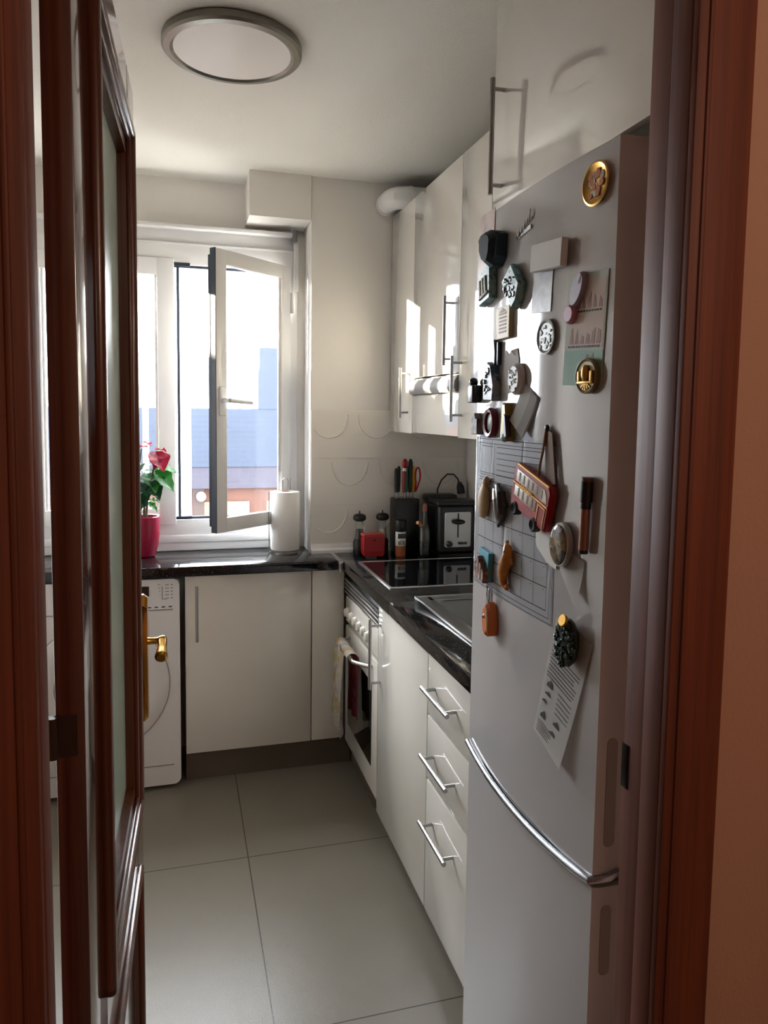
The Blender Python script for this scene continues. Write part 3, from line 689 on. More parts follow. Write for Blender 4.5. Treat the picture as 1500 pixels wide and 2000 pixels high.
MB().tube([(.9345, 3.01, 1.256), (.936, 3.01, 1.269)], .0088, 12).build('collar', MPAPER, k)
knife(.953, 3.035, 1.278, MGREEN, 'green handled knife in the middle of the block')
knife(.965, 3.02, 1.308, MBLACK, 'tallest black handled knife right of the green one', w=.0095)
knife(.981, 3.03, 1.278, MYEL, 'yellow handled knife near the red scissors', w=.0095)
sz = thing('scissors', (.995, 3.02, 1.138), 'red handled scissors at the right end of the knife block', 'scissors')
b = MB(); pts = [(.985, 3.01, 1.165)] + [(.996 + .011 * math.cos(a), 3.01, 1.235 + .036 * math.sin(a)) for a in [PI * 1.25 - k * 2 * PI / 20 for k in range(17)]] + [(.987, 3.01, 1.165)]
b.tube(pts, .0038, 8); b.build('handle_loop', MRED, sz)
bx(.983, .989, 3.008, 3.012, 1.139, 1.17).build('blade', MSTEEL, sz)
ob = thing('oil_bottle', (1.0, 2.915, ZC), 'small clear oil bottle with cork before the toaster', 'bottle')
MB().lathe([(0, 0), (.028, 0), (.030, .004), (.030, .10), (.026, .125), (.012, .145), (.010, .19), (.0125, .192), (.0125, .198), (.009, .198), (.009, .145), (.024, .12), (.028, .10), (.028, .006), (0, .006)], c=(1.0, 2.915, ZC), n=28).build('glass', MCLEAR, ob)
MB().lathe([(0, .007), (.0275, .007), (.0275, .062), (0, .062)], c=(1.0, 2.915, ZC), n=24).build('oil', MOIL, ob)
MB().lathe([(0, .19), (.009, .19), (.011, .215), (.006, .225), (0, .225)], c=(1.0, 2.915, ZC), n=16).build('stopper', mat('pale_red_stopper', (150, 84, 70), .6), ob)
MB().tube([(.985, 2.905, ZC + .128), (.966, 2.888, ZC + .146), (.955, 2.88, ZC + .150)], [.006, .0075, .0075], 12).build('cork_spout', MWOODL, ob)
# toaster
to = thing('toaster', (1.13, 2.965, ZC), 'black two slice toaster with steel end panel by the fridge', 'toaster')
b = MB(); b.box(1.045, 1.215, 2.868, 3.07, ZC + .008, 1.128, bev=.022, seg=4); b.box(1.05, 1.21, 2.872, 3.065, ZC, ZC + .012)
b.build('body', MBLACK, to)
bx(1.035, 1.225, 2.860, 2.985, 1.118, 1.139, bev=.007, seg=3).build('top_rim', MBLACK, to)
bx(1.04, 1.175, 2.99, 3.078, 1.126, 1.152, bev=.008, seg=3).build('rear_rim', MBLACK, to)
pn = MB().prism(rr(.118, .152, .008, 4, 1.13, 1.018), 0, .006, bev=.002, mx=Matrix(((1, 0, 0, 0), (0, 0, -1, 2.869), (0, 1, 0, 0), (0, 0, 0, 1)))).build('end_panel', MSTEEL, to)
bx(1.127, 1.133, 2.8615, 2.866, .985, 1.088).build('lever_slot', MBLACK, pn)
MB().ell((1.13, 2.852, 1.052), (.028, .012, .011)).build('lever', MBLACK, pn)
MB().lathe([(0, .012), (.010, .012), (.0125, .008), (.013, 0), (0, 0)], n=20, mx=Matrix(((1, 0, 0, 1.092), (0, 0, -1, 2.863), (0, 1, 0, .958), (0, 0, 0, 1)))).build('browning_dial', MBLACK, pn)
for k in range(3): MB().lathe([(0, .005), (.0055, .005), (.006, 0), (0, 0)], n=14, mx=Matrix(((1, 0, 0, 1.137 + .014 * k), (0, 0, -1, 2.863), (0, 1, 0, .960), (0, 0, 0, 1)))).build('button', MBLACK, pn)
pc = thing('power_cable', (1.12, 3.06, 1.13), 'thin black power cable looping to the wall plug behind the toaster', 'cable')
MB().tube([(1.105, 3.06, 1.13), (1.107, 3.062, 1.17), (1.125, 3.065, 1.21), (1.155, 3.07, 1.236), (1.185, 3.07, 1.235), (1.205, 3.07, 1.215), (1.213, 3.07, 1.195)], .0035, 8).build('cord', MBLACK, pc)
MB().tube([(1.211, 3.068, 1.20), (1.216, 3.066, 1.18), (1.222, 3.066, 1.15)], [.008, .017, .018], 14).build('plug', MBLACK, pc)
bx(1.195, 1.255, 3.0795, 3.0925, 1.12, 1.20, bev=.004).build('socket_plate', MPVC, pc)

# dish towel over the oven handle
tw = thing('dish_towel', (.60, 2.66, .28), 'patterned pale dish towel hanging over the oven handle', 'towel')
MTOW = multi_mat('flowery_towel_cloth', [(120, 60, 84), (196, 188, 178), (214, 206, 196), (196, 176, 120), (206, 170, 168)], 16, .9)
MTOW2 = multi_mat('red_towel_cloth', [(92, 28, 40), (128, 46, 58), (150, 90, 92)], 20, .9)
def front(a, s):
    z = .608 - a * .325; y = 2.60 + .17 * s + .03 * (s - .3) * a
    return Vector((.583 - .012 * math.sin(s * 17 + a * 2) * (.3 + a) - .010 * math.sin(s * 7) - .02 * a * (1 - a), y, z + .02 * math.sin(s * 5)))
MB().grid(front, 22, 26, thick=.004).build('front_fold', MTOW, tw)
def back(a, s):
    z = .606 - a * .25; y = 2.555 + .15 * s
    return Vector((.630 - .006 * math.sin(s * 13 + a) * (.2 + a), y, z))
MB().grid(back, 16, 18, thick=.004).build('back_fold', MTOW2, tw)
def top(a, s):
    t = PI * a; y = 2.565 + .20 * s
    return Vector((.607 + .022 * math.cos(t), y, .603 + .016 * math.sin(t) + .002 * math.sin(s * 20)))
MB().grid(top, 10, 22, thick=.004).build('top_fold', MTOW, tw)

# ================================================================= FRIDGE
FYN, FYF = 0.980, 1.509
def xf(y): return .6195 + .0133 * ((y - 1.235) / .266) ** 2
fg = thing('fridge_freezer', (.96, 1.31, 0), 'tall white fridge freezer covered in magnets beside the doorway', 'fridge')
bx(.690, WR - .004, FYN + .004, FYF - .004, .03, 1.904, bev=.006).build('cabinet_body', MFSIDE, fg)
def fdoor(z0, z1):
    ys = [FYN + (FYF - FYN) * k / 20 for k in range(21)]
    prof = [(xf(ys[0]) + .012, ys[0])] + [(xf(y), y) for y in [FYN + .004, FYN + .012] + ys[1:-1] + [FYF - .012, FYF - .004]] + [(xf(ys[-1]) + .012, ys[-1]), (.686, FYF), (.686, FYN)]
    return MB().prism(prof, z0, z1)
SPL = .751
ud = fdoor(SPL + .004, 1.916).build('fridge_door', MFRIDGE, fg)
ld = fdoor(.055, SPL - .004).build('freezer_door', MFRIDGE, fg)
pts = []
for k in range(25):
    t = k / 24; y = FYF - .006 - (FYF - FYN - .012) * t
    pts.append((xf(y) - .004, y, .7415 + .017 * abs(2 * t - 1) ** 2.2))
for k in range(1, 6):
    a = PI / 2 * k / 5; pts.append((xf(FYN) - .004 + .05 * math.sin(a) * .9 + .002, FYN + .006 - .012 * min(1, k / 2), .7585 + .012 * math.sin(a)))
MB().tube(pts, .0075, 12).build('chrome_trim', mat('satin_chrome', (150, 152, 158), .24, 1.0), fg)
mxs = Matrix(((1, 0, 0, 0), (0, 0, -1, FYN + .001), (0, 1, 0, 0), (0, 0, 0, 1)))
MB().prism(rr(.019, .18, .009, 6, .656, .904), 0, .0022, bev=.0008, mx=mxs).build('grip_recess', MGRIP, ud)
MB().prism(rr(.019, .119, .009, 6, .656, .656), 0, .0022, bev=.0008, mx=mxs).build('grip_recess', MGRIP, ld)
b = MB(); b.box(.682, .76, FYN + .01, FYN + .07, 1.904, 1.925, bev=.006); b.build('hinge_cover', MPVC, fg)
b = MB()
for (x, y) in ((.73, 1.03), (1.2, 1.03), (.73, 1.46), (1.2, 1.46)): b.tube([(x, y, 0), (x, y, .032)], .018, 14)
b.build('foot', MBLACK, fg)

# ---- things on the fridge: local x to the right (towards the doorway), local y up, local z out of the door
def onfridge(name, y, z, label, cat, rot=0.0, lift=0.0, group=None):
    o = thing(name, (0, 0, 0), label, cat, group or {'magnet': 'magnets on the fridge door', 'note': 'notes on the fridge door', 'photo': 'photos on the fridge door'}.get(cat))
    sl = (y - 1.235) * 2 * .0133 / .266 ** 2
    ax = Vector((-sl, -1, 0)).normalized(); az = Vector((-1, sl, 0)).normalized(); ay = Vector((0, 0, 1))
    m = Matrix(((ax.x, ay.x, az.x, 0), (ax.y, ay.y, az.y, 0), (ax.z, ay.z, az.z, 0), (0, 0, 0, 1)))
    p = Vector((xf(y), y, z)) + az * (lift + .0002)
    o.matrix_world = Matrix.Translation(p) @ m @ Matrix.Rotation(rot, 4, 'Z')
    return o
def fb(o, name, m, b): return b.build(name, m, o, local=True)
def plate(pts, z0, z1, bev=.001): return MB().prism(pts, z0, z1, bev=bev)
def rect(w, h, cx=0, cy=0): return [(cx - w / 2, cy - h / 2), (cx + w / 2, cy - h / 2), (cx + w / 2, cy + h / 2), (cx - w / 2, cy + h / 2)]
rd = lambda a: math.radians(a)
def dots(o, name, m, n, w, h, z, seed, s=.004, t=.001):
    r = random.Random(seed); b = MB()
    for _ in range(n):
        cx, cy = r.uniform(-w / 2, w / 2), r.uniform(-h / 2, h / 2); a = s * r.uniform(.5, 1.3)
        b.prism(circ(a, 7, a * r.uniform(.5, 1.4), cx, cy), z, z + t * r.uniform(.6, 1.4), bev=t * .3)
    return fb(o, name, m, b)

G = 'magnets and notes on the fridge door'
o = onfridge('round_magnet', 1.033, 1.859, 'round gold plate magnet high on the fridge door', 'magnet')
fb(o, 'rim', MGOLD, MB().lathe([(0, 0), (.027, 0), (.033, .004), (.034, .006), (.031, .007), (.026, .004), (0, .004)], n=36))
dots(o, 'painted_scene', mat('orange_paint', (196, 112, 48), .5), 14, .03, .034, .0045, 3, .005)
dots(o, 'painted_sky', mat('pale_paint', (206, 200, 180), .5), 12, .034, .03, .0042, 4, .005)

o = onfridge('photo_print', 1.468, 1.850, 'colour photo print behind the dark cap magnet', 'photo', rd(-3))
fb(o, 'print', multi_mat('photo_pink_beige', [(120, 100, 110), (186, 160, 150), (206, 196, 190)], 12, .4), plate(rect(.10, .15), 0, .0008, 0))
o = onfridge('cap_magnet', 1.389, 1.834, 'dark cap shaped magnet with a red pompom', 'magnet', rd(-8), .001)
b = MB(); b.prism([(-.040, .022), (-.028, .034), (.0, .036), (.030, .030), (.040, .020), (.040, -.012), (.030, -.034), (.012, -.038), (-.012, -.030), (-.034, -.008)], 0, .034, bev=.014)
fb(o, 'cap', mat('dark_navy_felt', (22, 36, 44), .8, noise=.3, nscale=120), b)
fb(o, 'brim', mat('navy_felt', (30, 52, 66), .8), MB().prism([(.026, .03), (.044, .026), (.046, -.016), (.034, -.030)], 0, .022, bev=.006))
fb(o, 'pompom', mat('red_wool', (150, 24, 34), .9), MB().ell((-.040, .016, .020), (.010, .010, .010), 12, 8))
o = onfridge('wire_charm', 1.268, 1.839, 'thin silver squiggle magnet right of the dark cap', 'magnet', rd(8), .0)
b = MB(); b.tube([(-.03 + .006 * k, (.006 if k % 2 else -.005) + .0016 * k, .004) for k in range(11)], .0015, 6); b.tube([(.028, .012, .004), (.034, .03, .004)], .0015, 6); b.box(-.03, .03, -.004, .004, 0, .0025)
fb(o, 'squiggle', MSILV, b)
o = onfridge('teal_plaque', 1.430, 1.768, 'teal relief plaque magnet left below the dark cap', 'magnet', rd(10), .001)
fb(o, 'plaque', MTEAL, plate([(-.036, -.034), (.030, -.036), (.038, .030), (.01, .036), (-.034, .026)], 0, .016, .003))
b = MB()
for k in range(3): b.box(-.024 + .016 * k, -.014 + .016 * k, -.018, .016, .0155, .019, bev=.001)
b.box(-.028, .026, -.024, -.018, .0155, .0195, bev=.001)
fb(o, 'relief_arches', mat('cream_relief', (150, 148, 128), .6), b)
o = onfridge('teal_plaque', 1.292, 1.744, 'diamond shaped dark teal plaque magnet right below the cap', 'magnet', rd(-6), .001)
fb(o, 'plaque', MTEAL, plate([(-.042, .010), (-.004, .042), (.040, .006), (.030, -.028), (.014, -.042)], 0, .016, .004))
dots(o, 'relief', mat('steel_relief', (120, 126, 124), .35, .5), 22, .045, .04, .015, 9, .004, .004)
fb(o, 'light_edge', mat('pale_teal', (110, 164, 172), .4), MB().tube([(.0, .038, .014), (.034, .006, .014)], .0028, 8))
o = onfridge('card_magnet', 1.153, 1.773, 'blank white rectangular card magnet', 'magnet', rd(-4), .006)
fb(o, 'card', MPAPER, plate(rect(.104, .046), 0, .012, .001))
fb(o, 'magnet_back', MGREY, plate(rect(.05, .02), -.006, .0, 0))
o = onfridge('photo_print', 1.190, 1.733, 'grey photo print under the blank white card', 'photo', rd(-4), .0005)
fb(o, 'print', multi_mat('photo_grey', [(72, 68, 74), (124, 116, 120), (160, 152, 152), (98, 92, 100)], 14, .35), plate(rect(.070, .10), 0, .0008, 0))
o = onfridge('square_magnet', 1.338, 1.682, 'square cream tile magnet with brown pattern', 'magnet', 0, .0)
fb(o, 'tile', mat('cream_tile', (196, 174, 122), .5), plate(rect(.062, .062), 0, .009, .001))
b = MB()
for k in range(6): b.box(-.018, .018, -.020 + .007 * k, -.0165 + .007 * k, .0086, .0096)
b.prism([(-.018, .020), (.018, .020), (0, .028)], .0086, .0096)
fb(o, 'pattern', mat('brown_pattern', (140, 96, 74), .6), b)
o = onfridge('round_magnet', 1.167, 1.638, 'round silver plate magnet in the middle of the upper door', 'magnet')
fb(o, 'plate', mat('grey_glazed_plate', (150, 154, 146), .25), MB().lathe([(0, 0), (.027, 0), (.031, .004), (.0315, .006), (.028, .0065), (.024, .004), (0, .004)], n=36))
dots(o, 'engraving', mat('grey_engraving', (128, 134, 124), .4), 30, .036, .036, .0042, 12, .003)
# poster strip
o = onfridge('poster_strip', 1.054, 1.638, 'long pale green leaflet with rows of small drawings', 'leaflet', rd(-3), .0004)
ps = o
fb(o, 'sheet', mat('pale_mint_paper', (186, 198, 186), .7), plate(rect(.106, .178), 0, .0008, 0))
b = MB(); r = random.Random(5); MPINK = mat('pink_ink', (164, 128, 118), .7)
fb(o, 'upper_panel', mat('pale_pink_print', (204, 186, 174), .7), plate(rect(.092, .108, .004, .026), .0008, .0011, 0))
fb(o, 'lower_panel', mat('mint_print', (150, 186, 172), .7), plate(rect(.104, .056, .0, -.060), .0008, .0011, 0))
for row, (cy, h) in enumerate(((.048, .028), (-.008, .028))):
    for k in range(6):
        cx = -.034 + .0145 * k
        b.prism([(cx - .005, cy - h / 2), (cx + .005, cy - h / 2), (cx + .003 + r.uniform(-.003, .003), cy + r.uniform(-.004, h / 2)), (cx - .002, cy + r.uniform(0, h / 2))], .0011, .0014)
    fb(o, 'row_drawing', MPINK, b); b = MB()
b = MB()
b.prism([(.0, -.052), (.012, -.038), (.020, -.046), (.028, -.036), (.03, -.060), (.014, -.075), (.004, -.068)], .0011, .0014)
fb(o, 'foot_drawing', mat('grey_pink_ink', (148, 112, 106), .7), b)
b = MB()
for cy in (.030, -.026):
    for k in range(12): b.box(-.042 + .0072 * k, -.037 + .0072 * k, cy - .0016, cy + .0016, .0011, .0014)
fb(o, 'caption_marks', MINK, b)
o = onfridge('figure_magnet', 1.075, 1.689, 'lavender and pink two part figure magnet on the leaflet', 'magnet', rd(-28), .0012)
fb(o, 'lavender_part', mat('lavender_resin', (150, 130, 150), .4), MB().prism(circ(.015, 24, .030, 0, .016), 0, .010, bev=.004))
fb(o, 'pink_part', mat('pink_resin', (176, 110, 130), .4), MB().prism(circ(.0155, 24, .016, -.001, -.026), 0, .010, bev=.004))
fb(o, 'dark_slit', MBLACK, MB().prism(circ(.002, 10, .008, .002, .034), .0092, .0105))
o = onfridge('round_magnet', 1.034, 1.564, 'round gold relief magnet at the foot of the green leaflet', 'magnet', 0, .0012)
fb(o, 'disc', mat('dull_gold', (128, 112, 74), .45, .4), MB().lathe([(0, 0), (.027, 0), (.028, .003), (.028, .009), (.026, .010), (.023, .008), (0, .008)], n=36))
b = MB(); b.ell((0, .004, .010), (.007, .014, .006), 12, 8)
for k in (-1, 1): b.box(k * .016 - .003, k * .016 + .003, -.010, .008, .0075, .012, bev=.001)
b.box(-.02, .02, -.012, -.008, .0075, .012, bev=.001)
for k in range(5): b.tube([(-.012 + .006 * k, -.022 + .002 * abs(k - 2), .0085), (-.004 + .002 * k, -.012, .0085)], .0014, 6)
fb(o, 'dome_relief', mat('bright_gold', (206, 164, 84), .4, .7), b)
o = onfridge('tower_magnet', 1.377, 1.627, 'small dark curved tower magnet', 'magnet', 0)
b = MB(); b.prism([(-.012, -.026), (-.004, -.005), (-.012, .024), (-.004, .026), (.003, .0), (.002, -.026)], 0, .010, bev=.001); b.box(.008, .016, -.026, .020, 0, .008, bev=.001)
fb(o, 'tower', mat('dark_blue_metal', (34, 40, 52), .4, .3), b)
o = onfridge('figure_plaque', 1.393, 1.567, 'blue and grey relief plaque magnet under the dark tower', 'magnet', rd(14), .0)
fb(o, 'plaque', multi_mat('blue_relief', [(24, 36, 50), (64, 96, 118), (140, 140, 140), (40, 60, 84)], 55, .45), plate([(-.030, -.030), (.020, -.044), (.032, -.016), (.024, .030), (.006, .042), (-.018, .026)], 0, .018, .003))
dots(o, 'relief', mat('pale_blue_relief', (130, 138, 142), .4), 16, .030, .045, .017, 31, .004, .004)
o = onfridge('torn_note', 1.313, 1.586, 'grey note with zigzag torn top edge behind the oval plaque', 'note', rd(4), .0004)
fb(o, 'paper', mat('grey_paper', (178, 170, 164), .8), plate([(-.042, -.030), (-.022, .044), (-.006, .032), (.004, .040), (.024, .026), (.034, .040), (.040, .018), (.040, -.040), (-.02, -.042)], 0, .0008, 0))
o = onfridge('oval_magnet', 1.271, 1.569, 'oval white relief magnet on the torn grey note', 'magnet', rd(-4), .0012)
fb(o, 'oval', mat('white_resin', (206, 204, 202), .5), MB().prism(circ(.027, 32, .030), 0, .013, bev=.006))
dots(o, 'relief', mat('olive_relief', (110, 116, 96), .5), 22, .030, .036, .0125, 15, .003, .002)
o = onfridge('figurine_magnet', 1.493, 1.553, 'small black figurine magnet at the far edge of the fridge', 'magnet', 0)
b = MB(); b.box(-.018, .018, -.026, .012, 0, .022, bev=.004); b.ell((-.004, .019, .012), (.011, .010, .010), 12, 8); b.box(.012, .022, -.010, .012, .002, .016, bev=.002)
fb(o, 'figurine', MBLACK, b)
o = onfridge('paper_note', 1.240, 1.511, 'white folded paper note tilted beneath the oval magnet', 'note', rd(-30), .0005)
def pf(a, s): return Vector((-.034 + .068 * a, -.042 + .084 * s, .001 + .008 * (s if False else (1 - s)) ** 2 * 1.0))
fb(o, 'sheet', MPAPER, MB().grid(pf, 6, 8, thick=.0006))
fb(o, 'crease', mat('pale_grey_paper', (196, 188, 184), .8), MB().grid(lambda a, s: pf(.55 + .4 * a, s) + Vector((0, 0, .0012)), 4, 8, thick=.0004))
o = onfridge('house_magnet', 1.475, 1.481, 'small grey building magnet at the far left edge', 'magnet', 0)
b = MB(); b.prism([(-.022, -.022), (.020, -.022), (.020, .012), (.008, .012), (.0, .024), (-.010, .010), (-.022, .010)], 0, .016, bev=.002)
fb(o, 'building', multi_mat('grey_stone_relief', [(50, 46, 44), (110, 106, 98), (150, 140, 128)], 70, .6), b)
o = onfridge('round_magnet', 1.396, 1.485, 'round magnet with dark red rim and green centre', 'magnet', 0)
fb(o, 'rim', mat('dark_red_rim', (112, 28, 46), .35), MB().lathe([(.021, .004), (.022, 0), (.030, 0), (.0315, .008), (.028, .014), (.022, .012), (.021, .004)], n=36))
fb(o, 'centre', multi_mat('green_brown_relief', [(40, 34, 32), (70, 84, 66), (130, 120, 100)], 80, .5), MB().lathe([(0, .009), (.018, .008), (.0225, .005), (.0225, 0), (0, 0)], n=30))
o = onfridge('bottle_magnet', 1.303, 1.488, 'gold bottle shaped magnet with dark purple side', 'magnet', rd(4), .0012)
prof = [(-.012, -.036), (.010, -.038), (.016, -.030), (.010, .012), (.007, .036), (-.005, .038), (-.008, .030), (-.010, .006), (-.018, -.026)]
fb(o, 'bottle', mat('gold_bottle', (130, 112, 50), .35, .3), MB().prism(prof, 0, .016, bev=.004))
fb(o, 'purple_side', mat('dark_purple', (50, 34, 58), .4), MB().prism([(.004, -.034), (.016, -.030), (.010, .012), (.005, .016)], .006, .0175, bev=.002))
fb(o, 'pale_foot', mat('pale_blue_paint', (140, 168, 180), .5), MB().ell((-.002, -.030, .012), (.013, .009, .008), 12, 8))

# whiteboard calendar
CW, CH, CY = .376, .320, 1.310
cal = onfridge('calendar_board', 1.310, 1.294, 'white wipe clean monthly planner sheet with printed grid', 'calendar', 0)
t = bmesh.new()
b = MB()
def calpt(x, y, z):          # follow the gentle bow of the door
    y0 = CY; sl = (y0 - 1.235) * 2 * .0133 / .266 ** 2
    return Vector((x, y, z - (xf(y0 - x) - xf(y0)) - sl * x))
b.grid(lambda a, s: calpt(-CW / 2 + CW * a, -CH / 2 + CH * s, .0004), 20, 2, thick=.0006)
fb(cal, 'sheet', mat('white_board_film', (228, 228, 232), .2), b)
b = MB()
def line(x0, y0, x1, y1, w=.0012):
    n = 8 if abs(x1 - x0) > .05 else 1
    for k in range(n):
        xa, xb = x0 + (x1 - x0) * k / n, x0 + (x1 - x0) * (k + 1) / n; ya, yb = y0 + (y1 - y0) * k / n, y0 + (y1 - y0) * (k + 1) / n
        d = Vector((xb - xa, yb - ya, 0)).normalized(); s = Vector((-d.y, d.x, 0)) * w / 2
        A, B_ = calpt(xa, ya, .0013), calpt(xb, yb, .0013)
        q = bmesh.new(); vs = [q.verts.new(p) for p in (A - s, B_ - s, B_ + s, A + s)]; q.faces.new(vs); bmesh.ops.solidify(q, geom=list(q.faces), thickness=.0003); b._merge(q)
for ins in (.003, .012):
    x0, x1, y0, y1 = -CW / 2 + ins, CW / 2 - ins, -CH / 2 + ins, CH / 2 - ins
    line(x0, y0, x1, y0); line(x1, y0, x1, y1); line(x0, y1, x1, y1); line(x0, y0, x0, y1)
gx0, gx1, gy0, gy1 = -CW / 2 + .024, CW / 2 - .022, -CH / 2 + .024, CH / 2 - .090
for k in range(8): line(gx0 + (gx1 - gx0) * k / 7, gy0, gx0 + (gx1 - gx0) * k / 7, gy1)
for k in range(6): line(gx0, gy0 + (gy1 - gy0) * k / 5, gx1, gy0 + (gy1 - gy0) * k / 5, .0016)
line(gx0, gy1 + .016, gx1, gy1 + .016)
for k in range(6): line(-.06, .142 - .0115 * k, .137, .142 - .0115 * k)
for (x0, x1, y0, y1) in ((-.157, -.081, .081, .142), (-.163, -.074, .075, .148)):
    line(x0, y0, x1, y0); line(x1, y0, x1, y1); line(x0, y1, x1, y1); line(x0, y0, x0, y1)
for i in range(7):
    for j in range(5): line(gx0 + (gx1 - gx0) * (i + .72) / 7, gy0 + (gy1 - gy0) * (j + .86) / 5, gx0 + (gx1 - gx0) * (i + .86) / 7, gy0 + (gy1 - gy0) * (j + .86) / 5, .001)
fb(cal, 'printed_grid', MINK, b)
LC = .0022
# red double decker
bus = onfridge('bus_ornament', 1.185, 1.353, 'red double decker bus ornament hanging from a ribbon', 'ornament', rd(-16), .004)
fb(bus, 'body', MRED, MB().prism([(-.066, -.036), (.066, -.036), (.069, -.03), (.069, .036), (.060, .046), (-.060, .046), (-.069, .036), (-.069, -.02)], 0, .014, bev=.003))
MTYRE = mat('matt_black_tyre', (26, 24, 24), .8)
MCREAM = mat('cream_enamel', (196, 180, 152), .45)
b = MB(); b.box(-.056, .040, .014, .036, .013, .0148, bev=.0005); b.prism([(.040, .014), (.062, .014), (.058, .026), (.050, .036), (.040, .036)], .013, .0148); b.box(-.056, .028, -.014, .006, .013, .0148, bev=.0005)
fb(bus, 'window_band', MCREAM, b)
b = MB()
for k in range(6): b.box(-.046 + .017 * k, -.041 + .017 * k, .017, .033, .0146, .0154)
for k in range(4): b.box(-.042 + .018 * k, -.037 + .018 * k, -.012, .004, .0146, .0154)
fb(bus, 'window_posts', mat('dark_brown_enamel', (78, 30, 26), .45), b)
b = MB(); b.box(-.066, .066, .0085, .0105, .013, .0155); b.box(.036, .0375, -.032, .004, .013, .0152); b.box(.060, .0615, -.032, .004, .013, .0152); b.box(.036, .0615, .003, .0045, .013, .0152); b.tube([(-.06, .045, .013), (.06, .045, .013)], .002, 6)
fb(bus, 'gold_trim', MGOLD, b)
fb(bus, 'lettering', MGOLD, MB().text('LONDON', .012, Matrix.Translation((-.014, .0095, .0152)), .0006))
for x in (-.046, .030): fb(bus, 'wheel', MTYRE, MB().lathe([(0, .011), (.005, .011), (.010, .014), (.013, .012), (.013, .001), (0, .001)], n=24, mx=Matrix.Translation((x, -.038, .003))))
rib = onfridge('ribbon', 1.145, 1.429, 'folded beige ribbon loop holding the red bus', 'ribbon', 0, LC)
b = MB(); b.prism([(-.014, .046), (.006, .048), (.018, -.042), (-.004, -.044)], 0, .003, bev=.0005); b.prism([(.004, .046), (.016, .042), (.032, -.044), (.020, -.046)], .004, .006)
fb(rib, 'ribbon_band', mat('beige_ribbon', (128, 108, 92), .8), b)
fb(rib, 'cord', mat('tan_cord', (146, 106, 78), .8), MB().tube([(-.008, .044, .004), (-.012, .01, .006), (-.020, -.02, .008), (-.024, -.046, .010)], .0022, 8))
fb(rib, 'hook', MBLACK, MB().ell((-.006, .050, .003), (.006, .007, .004), 12, 8))
# animals in the middle
o = onfridge('turtle_magnet', 1.419, 1.327, 'tan carved turtle magnet on the planner sheet', 'magnet', rd(-6), LC)
MTAN = mat('tan_wood', (178, 150, 108), .55, noise=.12, nscale=60)
b = MB().ell((0, -.006, .006), (.022, .038, .012)); b.ell((.008, .036, .006), (.009, .012, .008), 12, 8); b.ell((-.022, .016, .005), (.010, .008, .006), 12, 8)
fb(o, 'turtle', MTAN, b)
o = onfridge('dolphin_magnet', 1.332, 1.323, 'black and silver leaping dolphin magnet', 'magnet', rd(-8), LC)
b = MB().tube([(-.030, .032, .006), (-.008, .036, .008), (.012, .026, .010), (.022, .004, .010), (.018, -.018, .008), (.006, -.036, .005)], [.003, .007, .011, .012, .008, .002], 12)
b.prism([(-.006, .0), (.012, -.006), (.010, -.024), (-.004, -.048), (-.014, -.030), (-.024, .004)], 0, .006, bev=.001)
fb(o, 'dolphin', mat('black_enamel', (34, 34, 38), .25), b)
fb(o, 'silver_belly', MSILV, MB().tube([(-.026, .026, .011), (-.006, .026, .016), (.008, .014, .020), (.010, -.008, .017), (.002, -.030, .010)], [.002, .004, .005, .005, .002], 8))
o = onfridge('marker_pen', 1.023, 1.343, 'black capped marker pen with copper barrel stuck upright', 'pen', rd(-2), .0)
TP = lambda a, c, r: MB().tube([(0, a, .0095), (0, c, .0095)], r, 20)
fb(o, 'barrel', mat('copper_barrel', (150, 104, 84), .35, .3), TP(-.054, .026, .0078))
fb(o, 'cap', MBLACK, MB().tube([(0, .012, .0095), (0, .022, .0095), (0, .024, .0095), (0, .056, .0095)], [.0085, .0085, .0098, .0098], 20))
fb(o, 'cap_tip', mat('brown_tip', (96, 70, 56), .5), TP(.056, .062, .0092)); fb(o, 'end_plug', MBLACK, TP(-.060, -.053, .0074))
o = onfridge('paper_note', 1.148, 1.275, 'blank white paper scrap under the red bus', 'note', rd(-4), LC)
fb(o, 'sheet', MPAPER, MB().prism([(-.03, .034), (.036, .036), (.04, -.034), (.01, -.030), (-.028, -.012), (-.036, .0)], 0, .0008))
o = onfridge('oval_magnet', 1.089, 1.286, 'glossy oval dome picture magnet below the bus', 'magnet', rd(-3), .004)
fb(o, 'rim', MSILV, MB().prism(circ(.030, 36, .038), 0, .010, bev=.003))
fb(o, 'picture_dome', multi_mat('dome_picture', [(36, 38, 50), (96, 92, 82), (150, 124, 84), (60, 70, 78), (160, 150, 140)], 45, .08), MB().ell((0, 0, .0095), (.027, .035, .006), 24, 12))
o = onfridge('paper_note', 1.073, 1.240, 'creased white paper note under the oval picture magnet', 'note', rd(-12), .0012)
def nf(a, s):
    return Vector((-.036 + .072 * a + .01 * s, .036 - .075 * s * (.55 + .45 * a), .001 + .012 * s * s * a))
fb(o, 'sheet', MPAPER, MB().grid(nf, 8, 8, thick=.0006))
o = onfridge('building_magnet', 1.403, 1.188, 'brown building magnet with turquoise sky on the planner', 'magnet', rd(-4), LC)
fb(o, 'sky_plate', mat('turquoise_paint', (70, 148, 168), .5), plate(rect(.056, .062), 0, .010, .001))
b = MB()
for k, h in enumerate((.030, .044, .036, .026)): b.prism([(-.028 + .0145 * k, -.032), (-.0145 + .0145 * k, -.032), (-.0145 + .0145 * k, -.032 + h), (-.021 + .0145 * k, -.026 + h), (-.028 + .0145 * k, -.032 + h)], .008, .021, bev=.002)
fb(o, 'towers', multi_mat('brown_stone_relief', [(70, 40, 34), (126, 84, 66), (186, 176, 164)], 70, .6), b)
o = onfridge('seahorse_magnet', 1.292, 1.207, 'orange seahorse magnet on the planner sheet', 'magnet', rd(-4), LC)
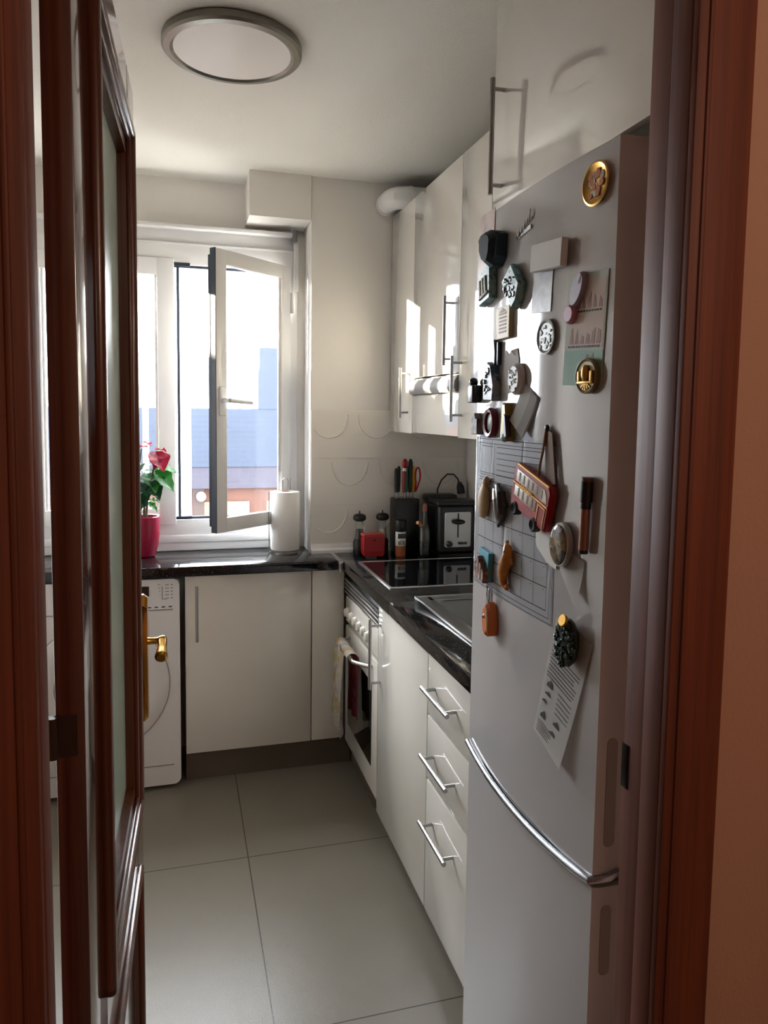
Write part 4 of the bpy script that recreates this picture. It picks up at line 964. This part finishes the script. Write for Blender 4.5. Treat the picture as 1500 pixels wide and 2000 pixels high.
MOR = mat('amber_resin', (196, 124, 44), .35, noise=.2, nscale=90)
b = MB().tube([(-.004, .046, .006), (.006, .040, .008), (.012, .026, .009), (.006, .008, .010), (-.004, -.010, .009), (-.008, -.028, .007), (-.004, -.040, .006), (.006, -.042, .005), (.009, -.034, .005)], [.003, .008, .011, .0125, .011, .008, .006, .005, .003], 14)
b.tube([(.010, .036, .008), (.020, .020, .007), (.026, .010, .006)], [.007, .005, .003], 10); b.prism([(-.012, .040), (.0, .052), (.002, .036)], .003, .009, bev=.001)
fb(o, 'seahorse', MOR, b)
fb(o, 'eye', MBLACK, MB().ell((.012, .033, .017), (.0025, .0025, .002), 10, 6))
o = onfridge('dark_card', 1.396, 1.106, 'small dark card behind the orange fish keyring', 'card', 0)
fb(o, 'card', mat('dark_grey_card', (84, 80, 82), .6), plate(rect(.034, .080), 0, .001, 0))
o = onfridge('fish_keyring', 1.364, 1.088, 'orange fish keyring magnet with a metal clip', 'keyring', rd(4), .0014)
fb(o, 'fish', mat('orange_resin', (214, 118, 62), .35), MB().prism([(-.020, -.010), (-.012, .020), (.004, .030), (.018, .016), (.022, -.010), (.018, -.036), (.006, -.030), (-.002, -.042), (-.014, -.036)], 0, .020, bev=.007))
b = MB(); b.tube([(.010, .020, .019), (.016, -.004, .0205), (.012, -.028, .019)], .0028, 8); b.ell((-.004, .0, .019), (.005, .006, .003), 12, 8)
fb(o, 'pale_stripe', mat('cream_resin', (226, 200, 176), .4), b)
fb(o, 'eye', MBLACK, MB().ell((-.004, -.001, .022), (.0026, .003, .0018), 10, 6))
fb(o, 'clip', MSILV, MB().tube([(-.002, .022, .012), (-.010, .044, .012), (-.006, .060, .011), (.002, .056, .011), (.004, .040, .012), (-.001, .024, .012)], .002, 8))
# leaflet with green bush magnet
lf = onfridge('instruction_leaflet', 1.086, 1.036, 'white printed leaflet with small diagrams hanging low on the door', 'leaflet', rd(-16), .0004)
b = MB(); b.grid(lambda a, s: Vector((-.053 + .106 * a, -.122 + .244 * s, .0008 + .010 * (1 - s) ** 2 * a)), 8, 12, thick=.0007)
fb(lf, 'sheet', MPAPER, b)
b = MB()
def ink(x0, x1, y0, y1, pts=None):
    s = ((y0 + y1) / 2 + .122) / .244; a = ((x0 + x1) / 2 + .053) / .106; z = .0016 + .010 * (1 - s) ** 2 * a
    if pts: b.prism([(x0 + (x1 - x0) * p[0], y0 + (y1 - y0) * p[1]) for p in pts], z, z + .0003)
    else: b.box(x0, x1, y0, y1, z, z + .0003)
r = random.Random(2)
for k in range(8): ink(-.044, .030 + r.uniform(0, .014), .050 - .007 * k, .0515 - .007 * k)
for (x, y, w, h) in ((-.030, -.010, .018, .016), (-.030, -.030, .018, .008), (-.036, -.048, .014, .007), (-.030, -.074, .018, .016), (.014, -.062, .020, .012), (.008, -.084, .018, .010)):
    ink(x - w / 2, x + w / 2, y - h / 2, y + h / 2, [(0, 0), (1, .1), (.9, .5), (.5, 1), (.3, .6), (.05, .5)])
for k in range(5): ink(-.002 + .001 * k, .040, -.010 - .009 * k, -.0088 - .009 * k)
for k in range(5): ink(-.040, .010 + r.uniform(0, .02), -.090 - .005 * k, -.0888 - .005 * k)
fb(lf, 'printed_text', MINK, b)
bu = onfridge('bush_magnet', 1.054, 1.131, 'bushy dark green magnet with a gold coin on top', 'magnet', rd(-6), .002)
b = MB(); r = random.Random(11)
b.ell((0, -.002, .010), (.026, .042, .012), 16, 10)
for k in range(70):
    a, q = r.uniform(0, 2 * PI), math.sqrt(r.uniform(0.02, 1)); b.ell((.026 * q * math.cos(a), -.002 + .042 * q * math.sin(a), .010 + .012 * math.sqrt(max(0, 1 - q * q * .8))), (r.uniform(.003, .006),) * 2 + (r.uniform(.003, .006),), 6, 4)
fb(bu, 'foliage', mat('dark_green_resin', (22, 46, 38), .3, noise=.4, nscale=120), b)
fb(bu, 'gold_coin', MGOLD, MB().lathe([(0, .005), (.009, .005), (.010, .004), (.010, 0), (0, 0)], n=24, mx=Matrix.Translation((.0, .037, .021)) @ Matrix.Rotation(-.3, 4, 'X')))
fb(bu, 'pale_edge', mat('white_glitter', (196, 200, 198), .3), MB().tube([(-.018, .028, .018), (-.010, .038, .020)], .003, 8))

# ================================================================= OUTSIDE THE WINDOW
MBRK = brick_mat('blue_grey_brick', (28, 36, 50), (26, 34, 47), (31, 40, 54), 0.12, 0.04)
hs = thing('neighbour_building', (0, 6.3, -1.0), 'blue grey brick building opposite the window', 'building')
bx(-3.0, 3.2, 6.0, 6.6, 1.06, 1.527).build('parapet_wall', MBRK, hs)
bx(.617, 3.2, 5.995, 6.6, 1.527, 2.02).build('raised_wall', MBRK, hs)
bx(-3.0, 3.2, 6.01, 6.6, .885, 1.06).build('lower_band', brick_mat('mauve_brick', (37, 35, 45), (35, 33, 43), (41, 38, 48), 0.12, 0.04), hs)
bx(-3.0, 3.2, 6.05, 6.6, -1.0, .885).build('ground_storey', mat('orange_render', (56, 28, 15), .8, noise=.15, nscale=3), hs)
b = MB()
for k in range(6): b.box(.19 + .5 * k, .55 + .5 * k, 6.03, 6.06, .60, .775, bev=.004)
b.build('shutter', mat('pale_shutter', (96, 76, 52), .7), hs)
b = MB(); b.box(.10, .19, 6.03, 6.06, .2, .885); b.build('dark_post', mat('dark_brown_post', (38, 22, 17), .7), hs)
for (x, y, z, r) in ((.165, 5.99, .822, .038), (.27, 6.0, .848, .026)):
    b = MB().tube([(x, y, z), (x, y + .062, z)], r, 24); b.build('flue_pipe', mat('grey_white_flue', (104, 98, 98), .7), hs)
    MB().lathe([(0, .0005), (r * .62, .0005), (r * .62, 0), (0, 0)], n=20, mx=Matrix(((1, 0, 0, x), (0, 0, -1, y - .0), (0, 1, 0, z), (0, 0, 0, 1)))).build('flue_mouth', MGREY, hs)
tag(bx(-.035, .085, 5.55, 5.67, -1.0, 1.60).build('white_column', mat('white_render', (232, 236, 240), .8)), 'white rendered column standing before the brick building', 'column', None)
tag(bx(-.255, -.215, 5.6, 5.64, -1.0, 1.58).build('white_post', mat('white_metal', (236, 240, 244), .7)), 'slim white post seen through the left pane', 'post', None)
tag(bx(-11.0, -3.3, 5.4, 7.5, -1.0, 2.57).build('unseen_sun_block', MBRK), 'unseen brick block added to cut off the low sun', 'building', None)  # out of view, added to stop low sun rays reaching the hood panel

struct(bx(-14, 14, 3.6, 30, -1.1, -1.0).build('ground', mat('outside_paving', (120, 116, 108), .9)))
